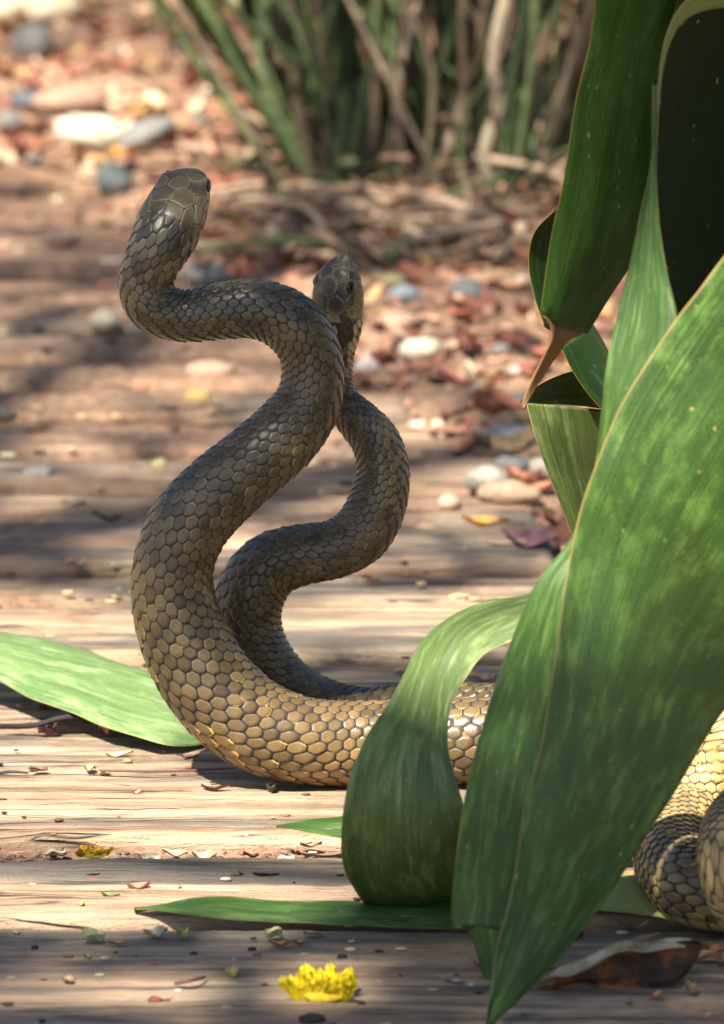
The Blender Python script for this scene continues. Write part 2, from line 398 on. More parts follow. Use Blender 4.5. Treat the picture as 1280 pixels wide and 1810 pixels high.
    for i, (a, b) in enumerate(seeds):
        rr = np.maximum(rad[:nh, None], .006)
        dph = (PH[:nh]-b+math.pi) % (2*math.pi)-math.pi
        d = np.sqrt(((sh[:nh]-a)*headlen/.0062)**2+(dph*rr*.92/.0062)**2); new = d < g1
        g2 = np.where(new, g1, np.minimum(g2, d)); gi = np.where(new, i, gi); g1 = np.where(new, d, g1)
    bl = np.clip((ss[:nh, None]/headlen-.82)/.12, 0, 1)
    hb = np.minimum(np.clip(g2-g1, 0, 1)*.9, 1)
    edge = edge.copy(); edge[:nh] = np.where(bl < .5, hb, edge[:nh]); rnd[:nh] = np.where(bl < .5, np.modf(gi*.618)[0], rnd[:nh])
    du1[:nh] = np.where(bl < .5, -.3, du1[:nh]); vent = vent.copy(); vent[:nh] = np.where(bl < .5, np.clip((np.abs(PH[:nh])-2.1)/.1, 0, 1)*.5, vent[:nh])
    headw = np.zeros((nu, m)); headw[:nh] = 1-bl
    # cross-section
    hf = np.clip(1.25-ss/headlen*.9, 0, 1)[:, None]; hf = hf*hf*(3-2*hf)
    cph, sph = np.cos(PH), np.sin(PH)
    n_ = 2+.5*hf
    rs = (np.abs(cph)**n_+np.abs(sph)**n_)**(-1/n_)
    vert = np.where(cph > 0, 1-.30*hf, 1-.28*hf)
    tipf = np.ones(nu); s0 = headlen*.36; tt = np.clip(ss/s0, 0, 1); tipf = (1-(1-tt)**2.3)**.52
    rr = rad*tipf
    x = sph*rs*rr[:, None]; y = cph*rs*rr[:, None]*vert
    # brow, eye socket, mouth line
    brow = np.exp(-((SS-headlen*eye_s/.042)/(headlen*.13))**2)*np.exp(-((np.abs(PH)-.92)/.25)**2)*.0014
    sock = np.exp(-((SS-headlen*eye_s/.042)/(.0035))**2)*np.exp(-((np.abs(PH)-eye_phi)/.2)**2)*.0012
    mouth = np.exp(-((np.abs(PH)-2.02)/.045)**2)*(SS < headlen*.92)*.0008*np.clip(SS/.004, 0, 1)
    amp = np.interp(RW, [.003, .007], [.20, .15])*RW*(1-.6*headw)
    prof = np.clip(edge/.34, 0, 1); prof = 1-(1-prof)**2.2
    disp = amp*(prof*(1+np.interp(RW, [.0035, .006], [1.5, .9])*np.clip(du1, -.6, .6)*(1-headw)) - .6) + .03*RW*(rnd-.5) + amp*.5*(np.modf(rnd*7.3)[0]-.5)*np.clip(du1, -.5, .5)
    disp = np.where(isv, disp*.45, disp) + brow - sock - mouth
    disp *= np.clip(SS/.003, 0, 1)
    L_ = np.sqrt(x*x+y*y)+1e-9; x = x*(1+disp/L_); y = y*(1+disp/L_)
    V = C[:, None]+Bn[:, None]*x[..., None]+Nn[:, None]*y[..., None]
    Vf = V.reshape(-1, 3); F = gridfaces(nu, m, True)
    caps = np.vstack([C[0]-Tn[0]*.0002, C[-1]])
    a = np.arange(m); b = (a+1) % m
    f4 = np.vstack([F])
    Vf = np.vstack([Vf, caps]); n0 = nu*m
    base = P[len(P)//2].copy(); base[2] = 0
    root = empty(name, base); tag(root, *label)
    tip_ = np.clip(du1, 0, 1)
    at = {'edge': edge, 'rnd': rnd, 'tone': np.broadcast_to(tone[:, None], (nu, m)), 'ventral': vent, 'tip': np.where(isv, 0, np.clip(du1, -1, 1)), 'head': headw*(.25+neckpale), 'neck': neckpale*np.clip(2.1-SS/headlen, 0, 1)*np.clip(SS/headlen*4-2.7, 0, 1)}
    at = {k_: np.r_[np.asarray(v, float).ravel(), [0, 0]] for k_, v in at.items()}
    # cap fans as degenerate-free quads: pair triangles
    quads = []
    for st, c in ((0, n0), ((nu-1)*m, n0+1)):
        for i in range(0, m-1, 2):
            q = [c, st+i, st+i+1, st+(i+2) % m]; quads.append(q[::-1] if c == n0+1 else q)
    f4 = np.vstack([f4, np.array(quads)])
    body = obj('body', mesh('body', Vf-base, f4, M['snake'], at), root, None, False); body.location = (0, 0, 0)
    # eyes
    i = int(np.argmin(np.abs(ss-headlen*eye_s/.042)))
    for q in (1, -1):
        j = int(np.argmin(np.abs(ph-q*eye_phi))); pos = V[i, j]; nrm = pos-C[i]; nrm /= np.linalg.norm(nrm)
        c = pos-nrm*eye_r*.52
        bm = bpy_sphere(eye_r, 20, 14); e = obj('eye', mesh('eye', bm[0], bm[1], M['eye']), root, c)
        a = np.linspace(0, 2*math.pi, 25)[:-1]; tx = Tn[i]; ty = np.cross(nrm, tx); ty /= np.linalg.norm(ty)
        ringv = []
        for (r_, h_) in ((eye_r*1.15, eye_r*.30), (eye_r*1.08, eye_r*.5), (eye_r*.84, eye_r*.62), (eye_r*.80, eye_r*.45)):
            ringv.append(np.cos(a)[:, None]*tx*r_*1.15+np.sin(a)[:, None]*ty*r_*.92+nrm*h_)
        obj('eye_ring', mesh('eye_ring', np.vstack(ringv), gridfaces(4, 24, True), M['iris']), e, (0, 0, 0), False)
    return root, C, rad
def bpy_sphere(r, nu, nv, squash=(1, 1, 1)):
    th = np.linspace(.02, math.pi-.02, nv); a = np.linspace(0, 2*math.pi, nu, endpoint=False)
    V = np.stack([np.sin(th)[:, None]*np.cos(a), np.sin(th)[:, None]*np.sin(a), np.cos(th)[:, None]*np.ones(nu)], -1)*r*np.array(squash)
    return V.reshape(-1, 3), gridfaces(nv, nu, True)

c_ = np.array([0, -1, .1]); l_ = np.array([-1, 0, 0.]); u_ = np.array([0, 0, 1.]); r_ = -l_
def gp(px, py, w): # centre of a body lying on the ground; py = centre row
    z = w*.5*.0003*.97; return G(px, py, z)
Actrl = [
 (D(340,303,.030), 62, c_+l_*.25+u_*.5, .5), (D(333,322,.022), 84, c_+l_*.25+u_*.4, .5), (D(319,352,.013), 104, c_+l_*.3+u_*.3, .45),
 (D(305,386,.004), 116, c_+l_*.35+u_*.2, .38), (D(290,420,-.001), 112, c_+l_*.4+u_*.1, .3), (D(270,460,-.002), 99, c_+l_*.5, .12),
 (D(258,500,.0), 97, c_+l_*.5, .12), (D(272,540,.0), 95, c_+l_*.3, .18), (D(325,559,.002), 90, c_+u_*.25, .2),
 (D(395,549,.003), 99, c_+u_*.35, .22), (D(460,547,.004), 104, c_+u_*.4, .24), (D(517,574,.006), 110, c_+u_*.3+r_*.2, .26),
 (D(550,630,.008), 107, c_+r_*.2, .26), (D(547,705,.008), 114, c_, .28), (D(506,766,.005), 128, c_+l_*.2+u_*.15, .34),
 (D(450,816,.002), 131, c_+l_*.25+u_*.15, .38), (D(388,868,.0), 137, c_+l_*.3+u_*.2, .42), (D(334,928,.0), 141, c_+l_*.3+u_*.1, .46),
 (D(306,1000,.0), 141, c_+l_*.3, .48), (D(308,1068,.0), 148, c_+l_*.3, .52), (D(330,1138,.0), 158, c_+l_*.2, .58),
 (D(374,1214,-.002), 162, c_+l_*.15+u_*.1, .64), (D(444,1277,-.004), 163, c_+u_*.3, .72), (D(530,1308,-.004), 152, c_+u_*.6, .78),
 (gp(620,1315,150), 150, c_+u_*.9, .80), (gp(725,1312,150), 150, c_+u_*1.2, .76), (gp(830,1310,154), 154, c_+u_*1.5, .74),
 (gp(980,1306,156), 156, c_*.5+u_*2, .8), (gp(1130,1300,156), 156, c_*.3+u_*2, .85), (gp(1330,1300,150), 150, u_, .9), (gp(1480,1330,146), 146, u_, .9),
 (gp(1560,1400,140), 140, u_, .9), (G(1500,1440,.024), 138, u_+c_*.2, .95), (G(1390,1425,.040), 134, u_+c_*.3+l_*.2, .98), (G(1315,1455,.056), 130, u_+c_*.2+l_*.3, 1.), (G(1298,1530,.052), 126, u_+l_*.5+c_*.4, .95),
 (G(1330,1610,.030), 120, u_+l_*.3, .9), (G(1430,1660,.018), 112, u_, .85), (G(1600,1690,.016), 100, u_, .85)]
Bctrl = [
 (D(611,449,.050), 50, c_+l_*.75+u_*.1, .05), (D(607,466,.050), 64, c_+l_*.75, .06), (D(601,492,.049), 80, c_+l_*.75, .08), (D(598,520,.048), 92, c_+l_*.7, .08),
 (D(597,552,.048), 91, c_+l_*.6, .08), (D(598,585,.048), 80, c_+l_*.45, .08), (D(596,625,.050), 60, c_+l_*.2, .08), (D(594,668,.052), 58, c_+r_*.2, .1),
 (D(601,708,.053), 64, c_*.8+r_*.9+u_*.3, .1), (D(632,742,.050), 76, c_*.7+r_*1.+u_*.7, .16), (D(664,780,.048), 85, c_+r_*1., .2), (D(677,832,.047), 92, c_+r_*.8, .24), (D(667,890,.045), 102, c_+r_*.5, .3),
 (D(638,943,.043), 106, c_+r_*.3, .34), (D(590,971,.043), 102, c_+u_*.2, .34), (D(535,980,.046), 106, c_+u_*.5, .30), (D(478,1000,.050), 116, c_+u_*.4+l_*.3, .28), (D(443,1048,.052), 122, c_+l_*.4, .28),
 (D(437,1105,.054), 120, c_+l_*.3, .28), (D(460,1165,.056), 114, c_+l_*.1+u_*.2, .28), (D(508,1220,.060), 110, c_+u_*.6, .3), (D(575,1256,.066), 110, c_+u_*1., .34), (G(650,1272,.0170), 112, c_+u_*1.5, .45),
 (G(760,1264,.0180), 118, c_*.4+u_*2, .6), (G(900,1270,.019), 124, u_, .7), (G(1050,1255,.026), 128, u_, .8), (G(1190,1225,.052), 132, u_, .85), (G(1290,1225,.070), 136, u_, .9),
 (G(1305,1290,.066), 138, u_+r_*.1, .98), (G(1262,1375,.042), 138, u_+l_*.1, 1.), (G(1215,1450,.024), 138, u_+l_*.2, .98), (G(1190,1515,.0205), 140, u_+r_*.1+c_*-.1, .92), (G(1225,1568,.0200), 136, u_+c_*-.3, .85),
 (G(1310,1585,.0190), 128, u_+c_*-.2, .85), (G(1450,1580,.018), 118, u_, .85), (G(1600,1560,.017), 110, u_, .85)]
snA, CA, RA = snake('snake', Actrl, ('olive brown snake in front, its head raised higher at left', 'snake', 'two entwined rat snakes'), headlen=.044, eye_s=.0125, eye_phi=1.16, eye_r=.0042, neckpale=.18)
snB, CB, RB = snake('snake', Bctrl, ('darker slimmer snake rising behind the other, its dark head lower with pale eye ring', 'snake', 'two entwined rat snakes'), headlen=.040, eye_s=.0175, eye_phi=.98, neckpale=.75)

# ---------------------------------------------------------------- big leaves
def ribbon(name, secs, mat, parent, bulge=0., n=90, m=22, th=.0016, wave=.0, fold=0., seed=1):
    """secs: (left point, right point) world pairs along the leaf; a solid leaf of thickness th"""
    A = catmull(np.array([np.r_[a, b] for a, b in secs]), n)
    l = A[:, :3]; r = A[:, 3:6]; mid = (l+r)/2
    al = np.r_[0, np.cumsum(np.linalg.norm(np.diff(mid, axis=0), axis=1))]
    t = np.linspace(0, 1, m); t = .5-.5*np.cos(t*math.pi)*.35-.5*(1-2*t)*.65+0
    t = np.clip((t-t[0])/(t[-1]-t[0]), 0, 1)
    S_ = l[:, None]*(1-t[None, :, None])+r[:, None]*t[None, :, None]
    tu = np.gradient(mid, axis=0); ac = r-l; N = np.cross(ac, tu); N /= (np.linalg.norm(N, axis=1)[:, None]+1e-12)
    if (N@CAMD).sum() < 0 : N = -N
    wd = np.linalg.norm(ac, axis=1)
    prof = 4*t*(1-t)
    S_ = S_+N[:, None]*(bulge*wd[:, None]*prof[None])[..., None]
    if fold: S_ = S_-N[:, None]*(fold*wd[:, None]*np.exp(-((t[None]-.5)/.12)**2))[..., None]
    if wave:
        S_ = S_+N[:, None]*(wave*(fbm(al[:, None]*14+0*t[None], 3*t[None]+0*al[:, None], oct=3, seed=seed)*(.4+np.abs(2*t[None]-1))))[..., None]
    du = np.gradient(S_, axis=0); dv = np.gradient(S_, axis=1); NN = np.cross(dv, du); NN /= (np.linalg.norm(NN, axis=2)[..., None]+1e-12)
    hth = th*.5*np.sqrt(np.clip(prof, .02, 1))[None, :, None]
    top = (S_+NN*hth).reshape(-1, 3); bot = (S_-NN*hth).reshape(-1, 3); k = n*m
    F = gridfaces(n, m); Fb = F[:, ::-1]+k
    i = np.arange(n-1)
    e1 = np.stack([i*m, (i+1)*m, (i+1)*m+k, i*m+k], -1); e2 = np.stack([i*m+m-1, i*m+m-1+k, (i+1)*m+m-1+k, (i+1)*m+m-1], -1)
    j = np.arange(m-1); e3 = np.stack([j, j+k, j+1+k, j+1], -1); b0 = (n-1)*m; e4 = np.stack([b0+j, b0+j+1, b0+j+1+k, b0+j+k], -1)
    F = np.vstack([F, Fb, e1, e2, e3, e4])
    ua = np.broadcast_to(t[None], (n, m)).ravel(); la = np.broadcast_to(al[:, None], (n, m)).ravel()
    return obj(name, mesh(name, np.vstack([top, bot]), F, mat, {'across': np.r_[ua, ua], 'along': np.r_[la, la]}), parent, None, True), S_
plant = tag(empty('snake_plant', (.33, -.30, 0)), 'clump of broad mottled green sword leaves arching in at right edge over the planks', 'plant')
plantS = []
def leafp(secs, mat, **kw):
    o, s = ribbon('leaf', secs, M[mat], plant, **kw); plantS.append(s); return o
def dd(a, ya, b, yb): return (D(*a, ya), D(*b, yb))
# front mottled leaf, tip to the bottom
L3 = leafp([dd((1420,250),-0.300,(1640,330),-0.260), dd((1350,350),-0.305,(1640,520),-0.270), dd((1280,450),-0.310,(1620,700),-0.280), dd((1220,536),-0.315,(1580,850),-0.285), dd((1163,622),-0.320,(1530,960),-0.290), dd((1108,712),-0.325,(1480,1040),-0.295),
   dd((1060,818),-0.330,(1420,1110),-0.300), dd((1028,905),-0.333,(1370,1165),-0.305), dd((1005,1000),-0.338,(1322,1215),-0.312), dd((986,1100),-0.346,(1280,1262),-0.320), dd((970,1215),-0.358,(1228,1345),-0.332), dd((948,1345),-0.372,(1160,1455),-0.348),
   dd((925,1450),-0.384,(1100,1550),-0.362), dd((903,1555),-0.396,(1045,1632),-0.376), dd((880,1660),-0.409,(985,1705),-0.392), dd((866,1745),-0.420,(925,1765),-0.412), dd((858,1790),-0.428,(888,1795),-0.426), dd((858,1822),-0.431,(864,1824),-0.431)], 'leaf', bulge=.05, wave=.004, n=140, m=30)
# leaf behind it (left half shows)
L4 = leafp([dd((1154,150),-.245,(1161,150),-.245), dd((1153,270),-.245,(1160,270),-.245), dd((1135,360),-0.2500,(1165,390),-0.2550), dd((1118,450),-0.2550,(1178,480),-0.2650), dd((1094,545),-0.2650,(1195,580),-0.2800), dd((1073,650),-0.2750,(1160,690),-0.2900), dd((1060,750),-0.2800,(1120,790),-0.3000),
   dd((1042,860),-0.2850,(1088,885),-0.3050), dd((1005,955),-0.2900,(1052,985),-0.3100), dd((955,1025),-0.2950,(1034,1060),-0.3200), dd((905,1140),-0.3000,(1018,1170),-0.3250), dd((862,1265),-0.3100,(1004,1285),-0.3300),
   dd((828,1395),-0.3200,(985,1405),-0.3400), dd((807,1520),-0.3250,(960,1535),-0.3450), dd((797,1634),-0.3300,(935,1645),-0.3500), dd((822,1640),-0.3350,(925,1660),-0.3520), dd((850,1715),-0.3400,(905,1735),-0.3550), dd((872,1765),-0.3450,(880,1768),-0.3550)], 'leaf', bulge=.03, wave=.003, n=140, m=26, seed=4)
# upper hanging leaf
L1 = leafp([dd((1100,-260),-0.1900,(1290,-240),-0.1600), dd((1060,-60),-0.1800,(1240,-40),-0.1600), dd((1040,70),-0.1700,(1200,80),-0.1500), dd((1016,180),-0.1650,(1180,220),-0.1450), dd((998,300),-0.1600,(1165,340),-0.1400),
   dd((980,400),-0.1550,(1135,430),-0.1350), dd((966,490),-0.1500,(1095,500),-0.1300), dd((957,545),-0.1470,(1063,545),-0.1280), dd((958,562),-0.1450,(1036,588),-0.1260)], 'leafmid', bulge=.06, wave=.003, n=110, m=24, seed=8)
M['driedtip'] = mat_leaf('dried_leaf', (.26, .13, .05), (.48, .27, .11), (.60, .40, .20), (.40, .2, .07), rough=.6, trans=.3, mottle=.5)
tipo, _ = ribbon('dry_leaf_tip', [dd((957,558),-0.1462,(1036,584),-0.1272), dd((970,575),-0.1440,(1030,594),-0.1280), dd((974,598),-0.1430,(1006,605),-0.1300), dd((962,628),-0.1430,(988,630),-0.1350), dd((945,665),-0.1440,(962,668),-0.1380), dd((930,700),-0.1440,(940,703),-0.1410), dd((924,722),-0.1440,(927,722),-0.1440)], M['driedtip'], L1, n=50, m=10, th=.001, wave=.003, seed=2)
tipo.location = (0, 0, 0); tipo.parent = L1
# leaf filling the right edge, shade put into its colour; pale rim and folded top
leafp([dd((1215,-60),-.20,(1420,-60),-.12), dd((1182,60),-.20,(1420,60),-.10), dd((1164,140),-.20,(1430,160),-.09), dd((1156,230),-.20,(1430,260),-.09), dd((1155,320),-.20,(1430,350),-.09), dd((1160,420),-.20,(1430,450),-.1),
   dd((1167,520),-.205,(1430,560),-.11), dd((1170,620),-.21,(1400,700),-.13), dd((1160,760),-.215,(1360,850),-.15)], 'leafshade', bulge=-.10, n=80, m=26)
leafp([dd((1420,-40),-.26,(1420,20),-.22), dd((1330,-30),-.27,(1330,3),-.235), dd((1280,-25),-.275,(1282,12),-.24), dd((1235,-15),-.275,(1240,20),-.24), dd((1206,8),-.262,(1210,36),-.245), dd((1182,48),-.245,(1189,66),-.235), dd((1168,105),-.232,(1174,112),-.228), dd((1161,180),-.226,(1165,184),-.223), dd((1157,290),-.222,(1160,292),-.22)], 'leafpale', bulge=.03, n=70, m=12, th=.0010)
# leaf roofing over the clump, out of view
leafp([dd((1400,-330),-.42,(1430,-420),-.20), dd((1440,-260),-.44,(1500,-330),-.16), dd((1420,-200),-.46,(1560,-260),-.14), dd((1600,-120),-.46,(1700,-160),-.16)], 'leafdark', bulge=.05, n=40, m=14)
leafp([dd((1330,-80),-.10,(1550,-80),-.04), dd((1330,250),-.09,(1560,250),-.03), dd((1290,500),-.09,(1540,520),-.03), dd((1270,800),-.10,(1500,820),-.04), dd((1300,1080),-.10,(1420,1100),-.05)], 'leafshade', bulge=.05, n=60, m=14)
# small dark ones behind
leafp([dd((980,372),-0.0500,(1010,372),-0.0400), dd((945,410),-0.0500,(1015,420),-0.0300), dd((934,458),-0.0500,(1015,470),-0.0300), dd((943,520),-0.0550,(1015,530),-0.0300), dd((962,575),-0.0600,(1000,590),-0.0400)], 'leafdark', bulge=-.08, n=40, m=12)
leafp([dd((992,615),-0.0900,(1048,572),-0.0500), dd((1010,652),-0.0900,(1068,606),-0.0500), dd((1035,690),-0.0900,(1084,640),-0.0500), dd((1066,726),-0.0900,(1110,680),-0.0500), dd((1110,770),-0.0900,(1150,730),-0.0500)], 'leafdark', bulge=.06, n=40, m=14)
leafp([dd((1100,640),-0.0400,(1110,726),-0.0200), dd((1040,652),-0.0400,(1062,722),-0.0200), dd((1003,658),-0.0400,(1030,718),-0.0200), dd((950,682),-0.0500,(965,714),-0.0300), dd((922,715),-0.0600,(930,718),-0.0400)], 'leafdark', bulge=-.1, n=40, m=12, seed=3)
leafp([dd((930,712),-0.1000,(1120,728),-0.0500), dd((944,765),-0.1000,(1120,790),-0.0500), dd((966,830),-0.0950,(1120,850),-0.0500), dd((990,890),-0.0900,(1120,920),-0.0500), dd((1012,945),-0.0850,(1110,980),-0.0500), dd((1040,1000),-0.0800,(1110,1040),-0.0500)], 'leafunder', bulge=.06, n=60, m=18)
# curled leaf that hangs over the snakes and tucks its tip along the planks
L9 = leafp([dd((1060,1050),-.14,(1030,1100),-.24), dd((985,1050),-.145,(955,1108),-.24), dd((938,1057),-.15,(906,1121),-.24), dd((864,1066),-.16,(850,1148),-.245), dd((800,1090),-.18,(820,1180),-.25), dd((748,1132),-.205,(803,1222),-.255),
   dd((717,1188),-.23,(794,1265),-.26), dd((684,1250),-.25,(792,1310),-.268), dd((642,1315),-.275,(803,1362),-.28), dd((613,1395),-.292,(820,1420),-.29), dd((603,1470),-.292,(835,1480),-.288),
   dd((607,1530),-.276,(842,1535),-.272), dd((625,1566),-.258,(848,1568),-.255), dd((645,1589),-.236,(850,1590),-.237), ], 'leafunder', bulge=.07, wave=.004, n=120, m=30, seed=6)
leafp([(G(860,1588,.008), G(845,1636,.004)), (G(770,1592,.006), G(770,1634,.004)), (G(690,1594,.005), G(690,1632,.0035)), (G(600,1592,.005), G(600,1630,.004)), (G(500,1590,.006), G(500,1630,.004)), (G(410,1587,.007), G(410,1628,.005)), (G(345,1592,.007), G(340,1622,.006)), (G(290,1603,.005), G(285,1614,.005)), (G(238,1609,.004), G(238,1611,.004))], 'leaf', bulge=.10, wave=.003, n=90, m=16, seed=12)
leafp([(G(700,1420,.012), G(700,1482,.008)), (G(640,1436,.013), G(640,1484,.010)), (G(600,1445,.014), G(600,1481,.011)), (G(555,1450,.013), G(550,1472,.012)), (G(520,1456,.010), G(520,1466,.010)), (G(490,1461,.007), G(490,1462,.007))], 'leaf', bulge=.12, n=50, m=12)

def single_leaf(name, secs, mat, label, cat, group=None, **kw):
    base = np.mean([np.mean(s, axis=0) for s in secs], axis=0)
    o, s = ribbon(name, [(np.array(a)-base, np.array(b)-base) for a, b in secs], mat, None, **kw)
    o.location = base; tag(o, label, cat, group); return o
single_leaf('fallen_leaf', [(G(-160,1085,.045), G(-160,1160,.022)), (G(-60,1108,.035), G(-60,1185,.018)), (G(0,1120,.030), G(0,1206,.016)), (G(80,1133,.026), G(70,1240,.014)), (G(170,1150,.022), G(150,1268,.013)), (G(250,1170,.019), G(225,1292,.012)), (G(310,1195,.016), G(290,1307,.010)), (G(360,1230,.012), G(345,1309,.007)), (G(395,1275,.008), G(385,1300,.006))],
    M['leafpale'], 'long pale green strap leaf lying on the planks at left, behind the front snake', 'leaf', bulge=.04, wave=.004, n=90, m=24)
single_leaf('fallen_leaf', [(G(1000,1560,.010), G(1010,1592,.006)), (G(1070,1552,.012), G(1060,1606,.006)), (G(1118,1548,.010), G(1120,1612,.006)), (G(1160,1575,.007), G(1165,1622,.005)), (G(1195,1600,.006), G(1190,1627,.005)), (G(1226,1621,.004), G(1224,1624,.004))],
    M['yellowleaf'], 'yellow green leaf lying flat under the coil at lower right', 'leaf', bulge=.05, wave=.003, n=50, m=14)

# curled dry brown leaf, lower right
def brown_leaf():
    tt = NT('dry_brown_leaf'); v = tt.vec((1, 1, 1)); a = tt.noise(v, 45, 5, .6); b = tt.noise(v, 400, 3, .6)
    col = tt.ramp(a, [(.38, (.022, .010, .005)), (.5, (.075, .026, .010)), (.60, (.26, .085, .022))]); tt.bump(b, .4, .001); tt.set(Base_Color=col, Roughness=.65); tt.translucent(col, .25)
    t2 = NT('dry_leaf_underside'); v = t2.vec((1, 1, 1)); a = t2.noise(v, 70, 5, .6); b = t2.noise(v, 500, 3, .6)
    c2 = t2.ramp(a, [(.36, (.20, .13, .07)), (.5, (.36, .30, .19)), (.64, (.48, .42, .30))]); t2.bump(b, .5, .001); t2.set(Base_Color=c2, Roughness=.7); t2.translucent(c2, .2)
    base = G(1095, 1745); root = empty('dry_leaf', base); tag(root, 'large curled dead brown leaf with pale grey edge on the front plank at lower right', 'dry leaf')
    Q = lambda x, y, d: D(x, y, -.36+d)
    ribbon('leaf_blade', [(Q(952,1746,-0.0020), Q(960,1730,-0.0005)), (Q(985,1750,-0.0025), Q(990,1712,0.0010)), (Q(1020,1740,-0.0030), Q(1025,1700,0.0030)), (Q(1060,1746,-0.0025), Q(1065,1690,0.0040)), (Q(1105,1751,-0.0020), Q(1110,1672,0.0045)), (Q(1150,1751,-0.0020), Q(1155,1672,0.0045)), (Q(1190,1744,-0.0020), Q(1198,1664,0.0040)), (Q(1212,1725,-0.0010), Q(1232,1662,0.0030)), (Q(1228,1700,0.0000), Q(1240,1672,0.0025))], tt.m, root, bulge=-.16, wave=.004, n=70, m=22, th=.0008, seed=4)
    ribbon('leaf_edge', [(Q(954,1750,-.002), Q(960,1740,.0)), (Q(975,1735,-.006), Q(985,1706,.0)), (Q(1010,1735,-.012), Q(1025,1690,.0)), (Q(1045,1722,-.014), Q(1065,1676,.004)), (Q(1075,1700,-.012), Q(1095,1664,.008)), (Q(1105,1686,-.008), Q(1118,1662,.012)), (Q(1140,1684,-.004), Q(1150,1668,.016)), (Q(1180,1676,.0), Q(1190,1660,.018)), (Q(1215,1672,.006), Q(1228,1660,.02))], t2.m, root, bulge=.2, wave=.006, n=70, m=16, th=.0008, seed=9)
brown_leaf()

# ---------------------------------------------------------------- small things on the planks
def flake_mesh(L, W, curl, col, seed, tipy=1.0):
    n, m = 9, 6; s = np.linspace(0, 1, n)[:, None]; t = np.linspace(-1, 1, m)[None]
    w_ = W*.5*np.sin(np.pi*np.clip(s*.94+.03, 0, 1)**tipy)**.7
    x = (s-.5)*L+0*t; y = t*w_+.12*L*np.sin(s*3+seed)+0*t; z = curl*W*(t**2)*.6+curl*L*.4*(s-.5)**2*2+.1*W*np.sin(s*7+seed+t)
    z = z-z.min()+.0006
    V = np.stack([x, y, z], -1); top = V.reshape(-1, 3); bot = top-[0, 0, .0005]; F = gridfaces(n, m)
    C_ = np.tile(np.array(col), (2*n*m, 1))*(1+.2*np.sin(np.r_[top[:, :1], bot[:, :1]]*900+seed))
    return np.vstack([top, bot]), np.vstack([F, F[:, ::-1]+n*m]), np.clip(C_, 0, 1)
CREAM = (.55, .45, .25); TAN = (.42, .26, .12); OR = (.45, .16, .05); DK = (.07, .03, .02); YL = (.55, .50, .10); PINK = (.50, .22, .12); GRN = (.18, .24, .05)
def flake(px, py, w, h, col, label, curl=.6, rot=None, name='petal_flake', cat='flake', group='dry flakes scattered on the planks'):
    p = G(px, py); k = pxscale(p); L = w*k; Wd = max(h*k*2.0, .002); curl = curl*.45; col = tuple(x*.8+.2*sum(col)/3 for x in col)
    V, F, C_ = flake_mesh(L, Wd, curl, col, px*.37, 1.)
    o = obj(name, mesh(name, V, F, M['litter'], {'col': C_}), None, p+np.array([0, 0, .001]))
    o.rotation_euler = ((random.random()-.5)*.3, (random.random()-.5)*.3, random.uniform(-.35, .35) if rot is None else rot)
    if py > 1470 and py < 1520: o.location.z = -.006
    return tag(o, label, cat, group)
